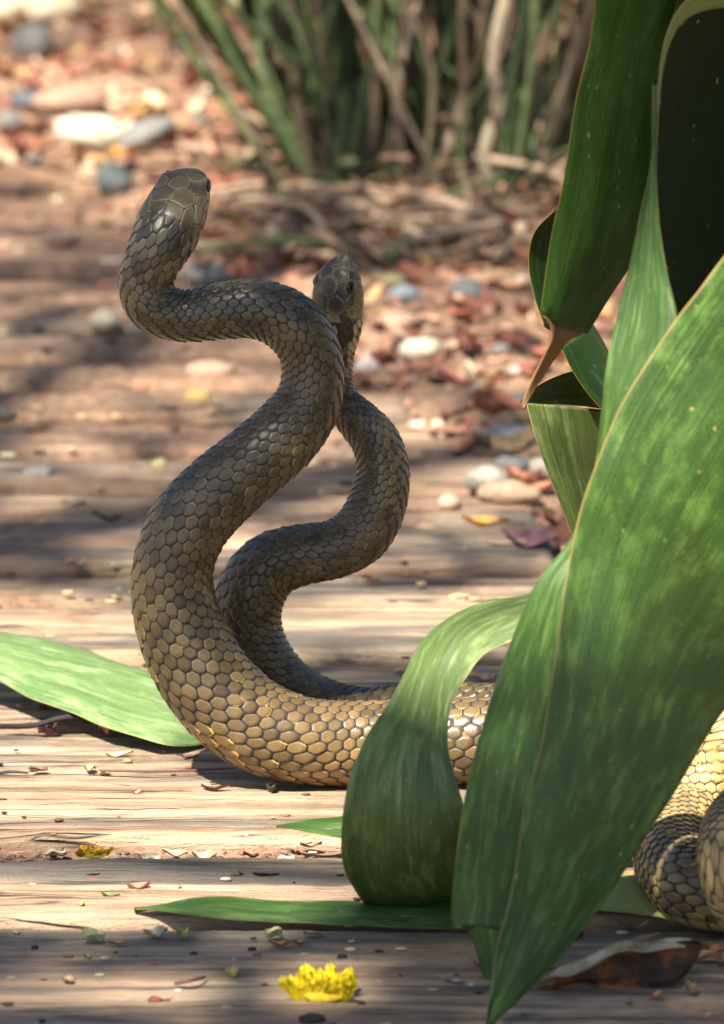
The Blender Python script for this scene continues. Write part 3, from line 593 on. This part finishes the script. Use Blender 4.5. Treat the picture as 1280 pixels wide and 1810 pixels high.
for a in [
 (277,1660,42,22,CREAM,'rounded cream petal flake, left one on the shaded front plank'), (321,1662,22,16,YL,'small yellowish flake just right of the rounded cream one',1.2),
 (485,1663,34,20,(.55,.52,.22),'pale lime petal flake standing on its edge above the yellow flower',1.1), (497,1676,48,9,OR,'thin reddish curled flake right below the pale lime one',.9),
 (165,1667,40,16,(.45,.48,.20),'crumpled greenish flower scrap at left of the front plank',1.5), (205,1674,36,7,PINK,'thin pinkish curl beside the crumpled greenish scrap'),
 (120,1741,20,12,TAN,'small tan flake near the lit streak at lower left'), (555,1656,38,8,TAN,'narrow tan flake near middle of the front plank edge'), (530,1672,30,7,TAN,'second narrow tan flake right of the reddish curl'),
 (413,1730,26,14,(.5,.42,.12),'yellowish scrap left of the yellow flower',1.4), (155,1698,14,8,GRN,'small green crumb on the front plank, left half'),
 (100,1496,38,17,CREAM,'boat shaped cream flake in the left end of the soil gap'), (310,1494,48,13,CREAM,'long cream flake half way along the soil gap'), (362,1502,46,20,(.58,.46,.25),'largest creased cream flake in the soil gap'),
 (270,1503,28,12,(.5,.46,.3),'greyish cream chip left of the largest creased flake'), (505,1505,34,15,(.62,.56,.45),'whitish angled chip at right of the soil gap'), (428,1510,26,9,TAN,'little tan chip between the creased and whitish ones'),
 (550,1478,38,10,PINK,'pinkish chip at the upper edge of the soil gap near the curled leaf'), (443,1497,30,9,DK,'dark bark chip in the soil gap'), (550,1510,38,16,(.10,.10,.07),'dark greyish bark chip beside the curled leaf'),
 (245,1575,40,8,PINK,'arched pink wisp on the bright plank',1.6), (318,1575,10,8,PINK,'tiny pink speck right of the arched wisp'), (425,1549,8,6,(.3,.05,.04),'tiny dark red speck on the bright plank'), (145,1604,10,7,YL,'tiny yellow speck at left of the bright plank'),
 (195,1587,34,5,GRN,'thin olive sliver at left of the bright plank'), (165,1552,24,5,DK,'dark splinter on the bright plank'), (470,1550,46,4,DK,'long dark splinter on the bright plank'),
 (188,1302,22,34,(.45,.22,.08),'upright twisted orange brown husk beside the pale leaf',1.5), (85,1306,34,16,(.14,.05,.05),'dark maroon crumpled bud left of the orange husk',1.6), (213,1338,48,8,CREAM,'thin cream sliver below the orange husk'),
 (68,1367,34,7,(.2,.09,.05),'brown sliver at left of the broad plank'), (160,1365,20,12,TAN,'small tan twist on the broad plank'), (335,1342,32,4,OR,'thin orange splinter left of the snake bend'),
 (380,1400,50,6,(.15,.05,.035),'dark red curled strip on the broad plank below the snake',1.2), (480,1404,18,12,(.06,.07,.03),'small dark green crumb below the snake bend',1.5), (245,1408,20,9,PINK,'pinkish crumb on the broad plank'),
 (352,1318,24,12,OR,'orange flake tucked by the tip of the pale leaf'), (590,1390,22,14,(.6,.42,.32),'pink stone chip against the curled leaf by the snake'), (485,1389,18,8,PINK,'small pink chip under the front snake'),
 (855,1712,40,7,TAN,'narrow tan flake left of the big leaf tip'), (800,1742,46,8,(.4,.3,.25),'pale grey sliver left of the big leaf tip'), (565,1748,16,9,TAN,'tan crumb behind the yellow flower'),
 (1160,1768,30,14,PINK,'pinkish curl in front of the brown leaf'), (1222,1760,18,18,TAN,'tan seed in front of the brown leaf, to its right',1.4), (1250,1702,56,20,(.50,.27,.14),'tan leaf scrap at the right edge beside the brown leaf',.9), (1262,1686,50,12,OR,'orange leaf scrap behind the tan scrap at the right edge',.9),
 (1120,1652,50,9,(.2,.15,.1),'little forked brown twig above the brown leaf',1.8), (130,895-2,50,8,(.5,.3,.12),'blurred tan flake, one at left behind the snakes'), (190,925,60,9,(.16,.12,.04),'dark arched blurred flake at left behind the snakes',1.3),
 (135,1006,34,18,(.55,.33,.2),'blurred pinkish scrap left of the front snake'), (810,1063,36,12,(.6,.4,.2),'blurred tan scrap behind the curled leaf'), (850,1207,50,14,(.5,.25,.15),'reddish scrap beside the grey snake back at right'),
 (490,1197,30,16,(.35,.3,.08),'small mossy scrap behind the dark snake, on the shaded plank',1.5)]:
    flake(*a)
for a in [(60,1650,12,9),(190,1680,0,0)][:0]: pass
# dark pebbles/crumbs on the front plank
def blob(r, seed, sq=(1, .8, .6), nu=22, nv=14, amp=.34):
    V, F = bpy_sphere(1, nu, nv); d = 1+amp*fbm(V[:, 0]*1.3+seed, V[:, 1]*1.3, V[:, 2]*1.3, oct=3, seed=int(seed))
    return V*d[:, None]*np.array(sq)*r, F
def pebble(px, py, w, h, col, label, rot=0., name='pebble', cat='stone', group=None, sink=.35, lie=True):
    p = GT(px, py+h*.3); k = pxscale(p); rx = w*k*.5; rz = h*k*.5
    V, F = blob(1, (px*7+py) % 97, (rx, max(rx*.7, rz*.9), rz))
    C_ = np.tile(np.array(col), (len(V), 1))*(1+.15*fbm(V[:, 0]/rx*2, V[:, 1]/rx*2, oct=2, seed=3))[:, None]
    o = obj(name, mesh(name, V, F, M['stone'], {'col': np.clip(C_, 0, 1)}), None, p+np.array([0, 0, rz*(1-sink)])); o.rotation_euler = (0, rot, random.uniform(-.3, .3))
    return tag(o, label, cat, group)
GY = (.15, .148, .135); BG = (.115, .12, .118); WH = (.60, .54, .40); PK = (.32, .20, .14); SD = (.38, .26, .17)
for a in [
 (60,80,70,80,GY,'upright grey stone at the top left edge',-.3), (55,18,190,60,(.62,.50,.33),'large pale cream lump standing in for sunlit ground at the top left corner'), (45,178,76,34,(.08,.09,.1),'dark grey stone under the upright one at the left edge'), (15,215,50,40,GY,'grey stone cut by the left edge'),  # cream corner lump is added to give the bright sunlit patch of ground
 (130,180,120,56,PK,'flat pinkish stone at upper left'), (158,236,118,66,WH,'bright cream stone at upper left, brightest of them'), (268,186,62,44,(.6,.45,.28),'small cream orange stone right of the bright cream one'),
 (250,240,120,44,GY,'long slanting grey stone above the front snake head',-.45), (200,320,60,60,(.17,.19,.18),'grey stone below the long slanting one, by the orange leaf'), (340,270,70,36,PK,'dull pinkish stone right of the slanting grey stone'),
 (368,488,80,48,GY,'grey rounded stone in the crook of the front snake neck'), (825,518,66,50,BG,'rounded blue grey stone on the soil right of the dark snake head'), (716,524,60,40,(.12,.14,.15),'dark grey stone beside the dark snake head'),
 (690,497,60,30,(.33,.27,.13),'ochre stone behind the dark grey one'), (745,620,74,46,WH,'bright white stone on the soil right of the snakes'), (700,572,90,34,PK,'long pinkish stone above the white one'),
 (905,718,80,42,BG,'blue grey stone by the dry leaf tip'), (905,768,120,30,(.30,.28,.24),'flat pale grey stone below the blue grey one'), (860,848,70,46,(.26,.26,.21),'pale greenish grey stone near the right leaves'), (905,822,60,34,GY,'small grey stone behind the pale greenish one'),
 (900,872,110,42,SD,'sandy tan stone in front of the pale greenish one'), (795,890,46,34,(.40,.30,.22),'small tan stone left of the sandy one'), (960,830,50,44,(.28,.25,.21),'light stone touching the right leaves'),
 (752,935,38,20,SD,'tan pebble left of the orange leaf'), (282,822,28,26,(.38,.34,.16),'round olive seed pod left of the front snake',0,'seed_pod','seed pod'), (70,836,60,26,(.33,.28,.24),'low grey tan pebble at left on the planks'), (185,568,52,40,(.42,.36,.25),'pale stone left of the neck of the front snake'),
 (350,703,46,30,(.40,.28,.1),'ochre brown seed on the planks left of the snake loop',0,'seed_pod','seed pod'), (372,655,90,34,PK,'pinkish stone above the ochre brown seed'), (650,650,46,44,(.5,.42,.36),'pale round stone close to the dark snake neck'), (845,440,56,40,(.5,.25,.17),'pinkish stone near the foot of the bush'),
 (985,1100-90,30,22,GY,'small grey stone beside the right leaves'), (10,735,40,24,(.08,.07,.05),'dark lump at the left edge on the planks'), (555,812,40,18,SD,'tan pebble seen between the two snakes'), (110,418,50,34,(.5,.3,.2),'orange tan pebble on the far planks'),
 (125,1672-30,0,0,DK,'')][:-1]:
    pebble(*a)
for px, py, w_, lab in [(62,1675,14,'black soil crumb nearest the left edge of the shaded front plank'),(205,1684,10,'black soil crumb just below the greenish flower scrap'),(343,1686,14,'black soil crumb right of the rounded cream flake'),(445,1678,16,'black soil crumb left of the pale lime flake'),(605,1692,18,'black soil crumb just above the yellow flower, to its right'),
    (468,1743,16,'black soil crumb left of the yellow flower'),(240,1690,6,'tiniest black crumb under the pinkish curl'),(520,1560,6,'tiny black crumb on the bright plank left of the curled leaf'),(1020,1650,26,'largest black crumb, right of the hanging leaf on the lit plank'),(75,1805,14,'black soil crumb at the bottom left corner')]:
    pebble(px, py, w_, w_*.55, (.025, .018, .015), lab, name='crumb', cat='crumb', group='black soil crumbs on the front planks')
pebble(550,1800,48,14,(.03,.025,.02),'flat black scrap on the front plank right below the flower', name='crumb', cat='crumb')
pebble(275,1768,28,15,(.20,.07,.045),'dull red crumpled bud at lower left of the yellow flower', name='bud', cat='bud')
o = flake(857,930,84,20,(.95,.42,.01),'orange yellow fallen leaf on the soil edge right of the snakes',.5,.1,'fallen_leaf','leaf',None); o.location = GT(857, 932)+np.array([0, 0, .002])
o = flake(215,296,50,26,(.70,.30,.02),'orange leaf leaning on the grey stones at upper left',.9,.3,'fallen_leaf','leaf',None); o.location = GT(215, 300)+np.array([0, 0, .008])
o = flake(940,965,110,30,(.22,.09,.10),'dull purple leaf on soil beside the right leaves',.4,-.3,'fallen_leaf','leaf',None); o.location = GT(940, 968)+np.array([0, 0, .003])
# twigs
def tube(pts, radii, n=24, m=8, bump=.0):
    A = catmull(np.hstack([np.array(pts, float), np.array(radii, float)[:, None]]), n); C = A[:, :3]; r = A[:, 3]
    T = np.gradient(C, axis=0); T /= np.linalg.norm(T, axis=1)[:, None]
    ref = np.array([0, 1, 0.]) if abs(T[n//2][1]) < .8 else np.array([1., 0, 0]); Nn = np.cross(T, ref); Nn /= np.linalg.norm(Nn, axis=1)[:, None]; Bn = np.cross(T, Nn)
    a = np.linspace(0, 2*math.pi, m, endpoint=False)
    V = C[:, None]+(Nn[:, None]*np.cos(a)[None, :, None]+Bn[:, None]*np.sin(a)[None, :, None])*r[:, None, None]
    if bump: V = V+bump*rng.normal(size=V.shape)
    return V.reshape(-1, 3), gridfaces(n, m, True)
def twig(pts, r, col, label):
    V, F = tube(pts, [r, r*1.1, r*.8][:len(pts)] if len(pts) == 3 else [r]*len(pts), 30, 8); b = np.mean(V, axis=0)
    tag(obj('twig', mesh('twig', V-b, F, M['stone'], {'col': np.tile(col, (len(V), 1))}), None, b), label, 'twig')
twig([G(310,1738,.003), G(335,1733,.006), G(362,1727,.003)], .0010, (.16, .07, .05), 'short brown twig on the front plank left of the flower')
twig([G(175,1362,.003), G(300,1363,.004), G(415,1358,.003)], .0007, (.13, .07, .05), 'long thin twig on the broad plank under the pale leaf')
twig([G(-10,1284,.004), G(60,1282,.007), G(118,1268,.010), G(200,1272,.006)], .0016, (.04, .03, .03), 'dark twig in the shade under the pale leaf')
twig([G(-5,1367,.002), G(20,1364,.003), G(50,1366,.002)], .0008, (.05, .05, .05), 'short dark twig at the left edge')

# yellow flower head
def flower(px, py, w, h, label, col=(.92, .74, .025), n=44, name='flower'):
    base = G(px, py); k = pxscale(base); root = empty(name, base); tag(root, label, 'flower')
    V, F = blob(1, 5, (w*k*.36, w*k*.25, h*k*.22)); V[:, 2] += h*k*.2
    obj('flower_base', mesh('flower_base', V, F, M['litter'], {'col': np.tile((.62, .42, .03), (len(V), 1))}), root, (0, 0, 0), False)
    for i in range(n):
        a = -1+2*(i+random.random())/n; L = h*k*random.uniform(.6, 1.02); Wp = w*k*random.uniform(.18, .30)
        s = np.linspace(0, 1, 9)[:, None]; t = np.linspace(-1, 1, 7)[None]
        lean = a*.6+random.uniform(-.3, .3); ly = random.uniform(-.8, .8); cur = random.uniform(-.6, .6)
        wv = Wp*.5*(.25+.75*s)*np.sqrt(np.clip(1.02-s**5, 0, 1))*(1+.12*np.sin(s*9+i))
        cr = .30*wv*np.sin(t*7+i+s*5)
        x = t*wv+np.sin(lean*.8+cur*s)*s*L*.6+a*w*k*.36; y = ly*s*L*.45+cr+ly*w*k*.16; z = s*L*math.cos(lean*.5)*.95+0*t+.16*L*s*np.sin(t*7+i*2)
        Vp = np.stack([x, y, z], -1).reshape(-1, 3); Fp = gridfaces(9, 7); Vp = np.vstack([Vp, Vp+[0, .0004, 0]])
        c = np.array(col)*random.uniform(.75, 1.15)
        cc = np.tile(c, (len(Vp), 1)); 
        obj('petal', mesh('petal', Vp, np.vstack([Fp, Fp[:, ::-1]+63]), M['petal'], {'col': np.clip(cc, 0, 1)}), root, (0, 0, 0), False)
    return root
M['petal'] = mat_vcol('yellow_petal', .5, .15, 300, .2, .35)
flower(572, 1768, 126, 54, 'bright yellow crumpled flower head on the front plank at bottom centre')
f2 = flower(165, 1512, 60, 18, 'flattened yellow orange flower scrap in the soil gap at left', (.75, .42, .02), 16); f2.rotation_euler = (0, 0, .1); f2.scale = (1.25, 1.6, .8)

# ---------------------------------------------------------------- gravel and litter (uncountable)
def scatter(name, N, region, mats, cols, size, flat, label, shape='stone'):
    Vs, Fs, Cs, k = [], [], [], 0
    for i in range(N):
        x, y = region()
        z = gz(x, y); s = size()
        if shape == 'stone':
            V, F = blob(s, i % 83, (1, random.uniform(.6, 1), random.uniform(.35, .75)), 9, 6, .25)
            c = random.choice(cols)
        else:
            c = random.choice(cols); n, m = 4, 3
            ss, tt = np.meshgrid(np.linspace(0, 1, n), np.linspace(-1, 1, m), indexing='ij')
            V = np.stack([(ss-.5)*s*2.2, tt*s*.55*np.sin(np.pi*(ss*.8+.1)), s*random.uniform(.1, .9)*(ss-.5)**2*2+s*random.uniform(-.5, .6)*tt**2], -1).reshape(-1, 3); F = gridfaces(n, m)
            V[:, 2] -= V[:, 2].min()-.001
            if flat: a_ = random.uniform(-flat, flat); b_ = random.uniform(-flat, flat); V[:, 2] += V[:, 0]*a_+V[:, 1]*b_
        an = random.uniform(0, 6.28); ca, sa = math.cos(an), math.sin(an)
        V = np.stack([V[:, 0]*ca-V[:, 1]*sa+x, V[:, 0]*sa+V[:, 1]*ca+y, V[:, 2]+z+s*.1], -1)
        Vs.append(V); Fs.append(F+k); k += len(V); Cs.append(np.tile(np.array(c)*random.uniform(.7, 1.25), (len(V), 1)))
    return tag(obj(name, mesh(name, np.vstack(Vs), np.vstack(Fs), mats, {'col': np.clip(np.vstack(Cs), 0, 1)})), label, None, None, 'stuff')
def off_path():
    while True:
        y = random.uniform(.36, 3.0); x = random.uniform(-.5, .62)*(1+.1*y)
        if x > path_right(y)-.01 or y > 1.62: return x, y
def gaps():
    gy = [G(640, r)[1] for r in (1500, 1497, 1503, 1505, 1493, 1488, 1282, 1064, 1006, 925, 867, 802, 743, 686, 634)]
    return random.uniform(-.5, .5), random.choice(gy[:7] if random.random() < .6 else gy)+random.uniform(-.014, .014)
RED = [(.26, .13, .09), (.20, .10, .07), (.36, .21, .15), (.45, .31, .23), (.15, .08, .06), (.5, .37, .28), (.33, .16, .11), (.10, .06, .045)]
scatter('gravel', 3800, off_path, M['stone'], RED+[(.17, .15, .13), (.42, .25, .17), (.3, .15, .1)], lambda: .0035+.006*random.random()**2.5, 0, 'red brown gravel and clods of soil right of the planks')
scatter('soil_grit', 2600, gaps, M['stone'], [(.24, .15, .10), (.16, .09, .06), (.10, .055, .04), (.32, .20, .14), (.13, .08, .05)], lambda: random.uniform(.0009, .0030), 0, 'fine soil grit in the gaps between the planks')
scatter('leaf_litter', 5200, off_path, M['litter'], [(.42, .19, .11), (.5, .27, .17), (.36, .13, .08), (.24, .10, .07), (.55, .40, .27), (.42, .27, .12), (.15, .07, .05), (.3, .12, .07)], lambda: random.uniform(.005, .014), .5, 'small dry leaves and petals littering the red soil', 'leaf')
def onplank():
    y = random.uniform(-.45, 1.6); x = random.uniform(-.5, .3)
    return x, y
def scat_plank():
    Vs, Fs, Cs, k = [], [], [], 0
    for i in range(900):
        y = random.choice([random.uniform(-.45, .3), random.uniform(.3, 1.6)]); x = random.uniform(-.42, .3)
        if x > path_right(y)-.01: continue
        s = random.uniform(.0007, .0020)*(1+max(0, y)*1.2); V, F = blob(s, i % 83, (random.uniform(1, 2.2), .8, .5), 7, 5, .3)
        Vs.append(V+[x, y, .0008+s*.2]); Fs.append(F+k); k += len(V); c = random.choice([(.05, .03, .02), (.1, .05, .03), (.3, .12, .08), (.42, .3, .16), (.5, .42, .3)])
        Cs.append(np.tile(c, (len(V), 1)))
    tag(obj('plank_crumbs', mesh('plank_crumbs', np.vstack(Vs), np.vstack(Fs), M['stone'], {'col': np.vstack(Cs)})), 'specks of soil and husk strewn over the planks', None, None, 'stuff')
scat_plank()

# ---------------------------------------------------------------- bush behind
shrub = tag(empty('cane_bush', G(730, 300)), 'dense blurred bush of upright green canes behind the snakes at the top', 'bush')
GS = [(.055, .085, .03), (.08, .12, .045), (.028, .045, .018), (.16, .20, .085)]; TS = [(.20, .15, .09), (.28, .21, .14), (.16, .11, .07)]
def stem(pts, w0, w1, col, flat=False, parent=shrub, name='stem'):
    pts = [np.array(p) for p in pts]; k = len(pts)
    V, F = tube(pts, np.linspace(w0, w1, k), 22, 9, .0)
    c = np.tile(np.array(col), (len(V), 1))*(1+.25*fbm(V[:, 2]*30, V[:, 0]*20, oct=2, seed=2))[:, None]
    return obj(name, mesh(name, V, F, M['frond'], {'col': np.clip(c, 0, 1)}), parent)
def pst(px, w, col, y0, y1=None, name='stem'):      # pixel polyline from the base up, given base depth and top depth
    y1 = y0 if y1 is None else y1; n = len(px)
    yb = GT(*px[0])[1] if px[0][1] > 200 and y0 < 2 else y0; y1 = yb+(y1-y0); y0 = yb
    pts = [D(a, b, y0+(y1-y0)*i/(n-1)) for i, (a, b) in enumerate(px)]
    return stem(pts, w*.5*.00038, w*.5*.00034, col, name=name)
pst([(505,255),(470,190),(405,95),(335,0),(290,-80)], 40, (.03,.055,.018), 1.85, 1.7)
pst([(520,250),(490,140),(450,50),(420,-60)], 34, (.035,.06,.02), 1.9, 1.8)
pst([(565,260),(560,150),(540,40),(530,-60)], 30, GS[1], 1.9)
pst([(560,345),(545,280),(530,200),(520,100)], 28, (.12,.09,.05), 1.65)
pst([(605,290),(585,180),(600,60),(620,-60)], 26, GS[3], 1.9)
pst([(645,330),(640,220),(610,120),(590,-40)], 30, GS[0], 1.8)
pst([(700,320),(705,200),(690,80),(700,-60)], 28, GS[1], 1.85)
pst([(870,348),(858,270),(885,180),(872,110),(905,-40)], 30, (.27,.22,.15), 1.7)
pst([(905,348),(915,250),(905,150),(930,20),(940,-60)], 28, GS[2], 1.75)
pst([(1010,300),(960,200),(900,110),(850,20)], 24, (.07,.13,.04), 1.6)
pst([(790,330),(815,240),(835,210),(800,120),(820,-20)], 22, (.11,.17,.06), 1.7)
pst([(735,315),(800,355),(860,372),(900,385),(908,410)], 20, (.34,.24,.17), 1.52, 1.42)
pst([(655,440),(640,380),(610,330),(600,290)], 16, (.12,.12,.06), 1.5, 1.7)
pst([(850,440),(835,400),(830,350),(815,300)], 14, (.22,.16,.1), 1.45, 1.55)
pst([(860,375),(790,345),(740,310),(650,250)], 16, (.30,.2,.13), 1.6, 1.75)
pst([(690,450),(690,400),(660,350),(640,310)], 12, (.14,.13,.06), 1.45, 1.6)
pst([(300,90),(290,50),(270,0),(250,-40)], 16, (.25,.22,.09), 2.2)
pst([(240,80),(262,40),(280,0),(300,-60)], 16, (.12,.14,.05), 2.2)
random.seed(21)
for i in range(230):
    bx = random.gauss(760, 135); by = random.uniform(255, 352)
    if bx < 500: bx = random.uniform(520, 980)
    if bx > 1060: bx = random.uniform(640, 1000)
    b = GT(bx, by); b[2] -= .01
    lean = (bx-760)/260*.32+random.gauss(0, .22); h = random.uniform(.2, .75); ly = random.uniform(-.14, .12)
    w_ = random.choice([random.uniform(.0012, .0024), random.uniform(.0022, .0042)])
    pts = [b]+[b+np.array([lean*h*t+random.gauss(0, .02), ly*h*t+random.gauss(0, .015), h*t]) for t in (.3, .6, 1.)]
    stem(pts, w_*1.1, w_*.6, random.choice(GS+TS))
# blades and leaves of the bush, as one mass
def foliage(name, N, gen, cols, parent, mat, sz):
    P = np.array([gen() for _ in range(N)]); L = rng.uniform(*sz, N); W_ = L*rng.uniform(.16, .34, N)
    d = rng.normal(size=(N, 3)); d[:, 2] = np.abs(d[:, 2])*.8+.1; d /= np.linalg.norm(d, axis=1)[:, None]
    q = np.cross(d, rng.normal(size=(N, 3))); q /= np.linalg.norm(q, axis=1)[:, None]; nn = np.cross(d, q)
    a = P-d*L[:, None]*.5; b = P-q*W_[:, None]*.5+nn*W_[:, None]*.15; c = P+d*L[:, None]*.5; e = P+q*W_[:, None]*.5+nn*W_[:, None]*.15
    V = np.stack([a, b, c, e], 1).reshape(-1, 3); F = np.arange(N*4).reshape(-1, 4)
    C_ = np.repeat(np.array(cols)[rng.integers(0, len(cols), N)]*rng.uniform(.6, 1.35, (N, 1)), 4, axis=0)
    me = mesh(name, V, F, mat, {'col': np.clip(C_, 0, 1)}, smooth=False)
    o = obj(name, me, parent); o['kind'] = 'stuff'; return o
M['crown'] = mat_vcol('foliage', .5, .3, 60, .2, .25)
def in_bush():
    while True:
        x = random.uniform(-.35, .65); y = random.uniform(2.15, 3.2); z = random.uniform(.0, 1.1)
        px, py = proj(np.array([x, y, z])); xl = np.interp(py, [-400, 0, 150, 250, 400], [200, 380, 470, 560, 620])
        if px > xl+random.gauss(0, 25): return (x, y, z)
foliage('bush_foliage', 15000, in_bush, [(.035, .065, .015), (.05, .09, .02), (.022, .04, .012), (.10, .13, .035), (.14, .10, .05), (.03, .05, .015), (.04, .07, .02), (.45, .5, .25)], shrub, M['crown'], (.03, .09))  # last, pale colour paints bright backlit gaps onto some of the leaves
def twigs():
    Vs, Fs, k = [], [], 0; Cs = []
    for i in range(230):
        px, py = random.gauss(720, 170), random.uniform(250, 470)
        if px < 430: continue
        p = GT(px, py); z0 = p[2]+.004; L = random.uniform(.03, .14); an = random.uniform(0, 6.28); up = abs(random.gauss(0, .35))*(1 if py < 360 else .25)
        d = np.array([math.cos(an), math.sin(an), up]); p[2] = z0; q = np.array([random.gauss(0, .1), random.gauss(0, .1), .06])*L
        V, F = tube([p, p+d*L*.5+q, p+d*L], [.0022*random.uniform(.5, 1.4)]*3, 7, 5); Vs.append(V); Fs.append(F+k); k += len(V)
        Cs.append(np.tile(random.choice([(.30, .19, .12), (.18, .12, .08), (.10, .07, .04), (.40, .28, .19), (.10, .12, .05)]), (len(V), 1)))
    tag(obj('twig_litter', mesh('twig_litter', np.vstack(Vs), np.vstack(Fs), M['stone'], {'col': np.vstack(Cs)})), 'dry twigs and dead stalks tangled at the foot of the canes', None, None, 'stuff')
twigs()
# bushes further back that close the view
back = tag(empty('hedge', (0, 4.6, 0)), 'dark green hedge far behind the path, above the bush', 'hedge')
foliage('hedge_foliage', 9000, lambda: (random.uniform(-2.5, 2.8), random.uniform(4.2, 5.2), random.uniform(0, 1.9)), [(.03, .06, .015), (.05, .09, .02)], back, M['crown'], (.06, .14))

# ---------------------------------------------------------------- shade tree overhead (its leaves dapple the sunlight)
def in_poly(x, y, poly):
    c = False; j = len(poly)-1
    for i in range(len(poly)):
        xi, yi = poly[i]; xj, yj = poly[j]
        if (yi > y) != (yj > y) and x < (xj-xi)*(y-yi)/(yj-yi)+xi: c = not c
        j = i
    return c
def shade(px, py):           # how shaded the path is, 0..1
    if 480 < px < 650 and 1690 < py < 1790: return 0
    if py > 1640:
        if 1738 < py < 1772 and px < 430: return 0
        if px > 1040 and py < 1662: return 0
        return 1
    if py > 1500: return 0
    if py > 1285: return 0.05
    if py > 1200: return .0 if px < 380 else .15
    if 1148 < py <= 1205: return .9 if px > 480 else .1
    if py > 1045: return 0.0
    if py > 1000: return .55
    if py > 925: return .15 if px < 500 else .45
    if px < 520:
        if py > 860: return .4
        if py > 700: return .34
        if py > 662: return .0
        if py > 620: return .45
        if py > 575: return .35
        if py > 330: return .28
        if py > 130: return .02
        return .3 if px > 120 or py > 60 else 0
    if py > 740: return .15
    if py > 560: return .3
    if py > 350: return .34
    return .3
tree = tag(empty('shade_tree', (-1.9, -1.5, 0)), 'tree standing beside the path whose branches shade the planks', 'tree')
pts = []
random.seed(5)
while len(pts) < 4600:
    y = random.uniform(-.62, 2.7); x = random.uniform(-.42, .42)*(1+.1*y)
    px, py = proj(np.array([x, y, 0.]))
    if random.random() < shade(px, py)**1.3*.95: pts.append(np.array([x, y, 0]))
for Cc, lim in ((CA, 1150), (CB, 1260)):
    for q in Cc[::6]:
        a, b = proj(q)
        if b < lim and a < 800 and random.random() < (.35 if (b < 440 or (Cc is CB and b < 600)) else .85):
            pts.append(q+rng.normal(size=3)*.012)
for q in plantS[0].reshape(-1, 3)[::5]:
    a, b = proj(q)
    dark = (a-1180)+(b-1180)*.42 > 20 or in_poly(a, b, [(1180,480),(1290,400),(1290,560),(1150,760)])*0
    if dark and q[2] < .15 and random.random() < .95: pts.append(q)
for q in plantS[2].reshape(-1, 3)[::4]:
    if random.random() < .05: pts.append(q)
for q in plantS[3].reshape(-1, 3)[::5]: pts.append(q)
for q in plantS[11].reshape(-1, 3)[::4]:
    a, b = proj(q)
    if b > 1385 and random.random() < .8: pts.append(q)
pts = np.array(pts); N = len(pts); hgt = rng.uniform(2.6, 4.4, N)
PC = pts+SUN[None]*hgt[:, None]
keep = lambda: None
q = rng.normal(size=(N, 3)); q -= (q@SUN)[:, None]*SUN; q /= np.linalg.norm(q, axis=1)[:, None]; r2 = np.cross(SUN[None], q)
tilt = rng.normal(size=(N, 1))*.35; q = q+SUN[None]*tilt
L = rng.uniform(.03, .055, N)[:, None]; Wd = L*.5
V = np.stack([PC-q*L*.5, PC-r2*Wd*.5+q*L*.06, PC+q*L*.5, PC+r2*Wd*.5+q*L*.06], 1).reshape(-1, 3)
F = np.arange(N*4).reshape(-1, 4)
crown = obj('crown', mesh('crown', V, F, M['crown'], {'col': np.tile((.05, .10, .025), (N*4, 1))}, smooth=False), tree); crown['kind'] = 'stuff'
bark = mat_plain('bark', (.16, .12, .09), .9, .4, 40, 0, 1)
V, F = tube([(-1.9, -1.5, -.1), (-1.8, -1.45, 1.), (-1.7, -1.4, 2.4), (-1.4, -1.6, 4.4)], [.11, .085, .07, .03], 40, 14)
obj('trunk', mesh('trunk', V, F, bark), tree)
for b in ([(-1.7,-1.4,2.3),(-1.4,-1.7,2.9),(-1.1,-2.0,3.3),(-.9,-2.3,3.5)], [(-1.6,-1.5,2.7),(-1.4,-1.0,3.2),(-1.2,-.3,3.6),(-1.1,.5,3.9)]):
    V, F = tube(b, [.035, .025, .018, .008], 30, 8); obj('branch', mesh('branch', V, F, bark), tree)
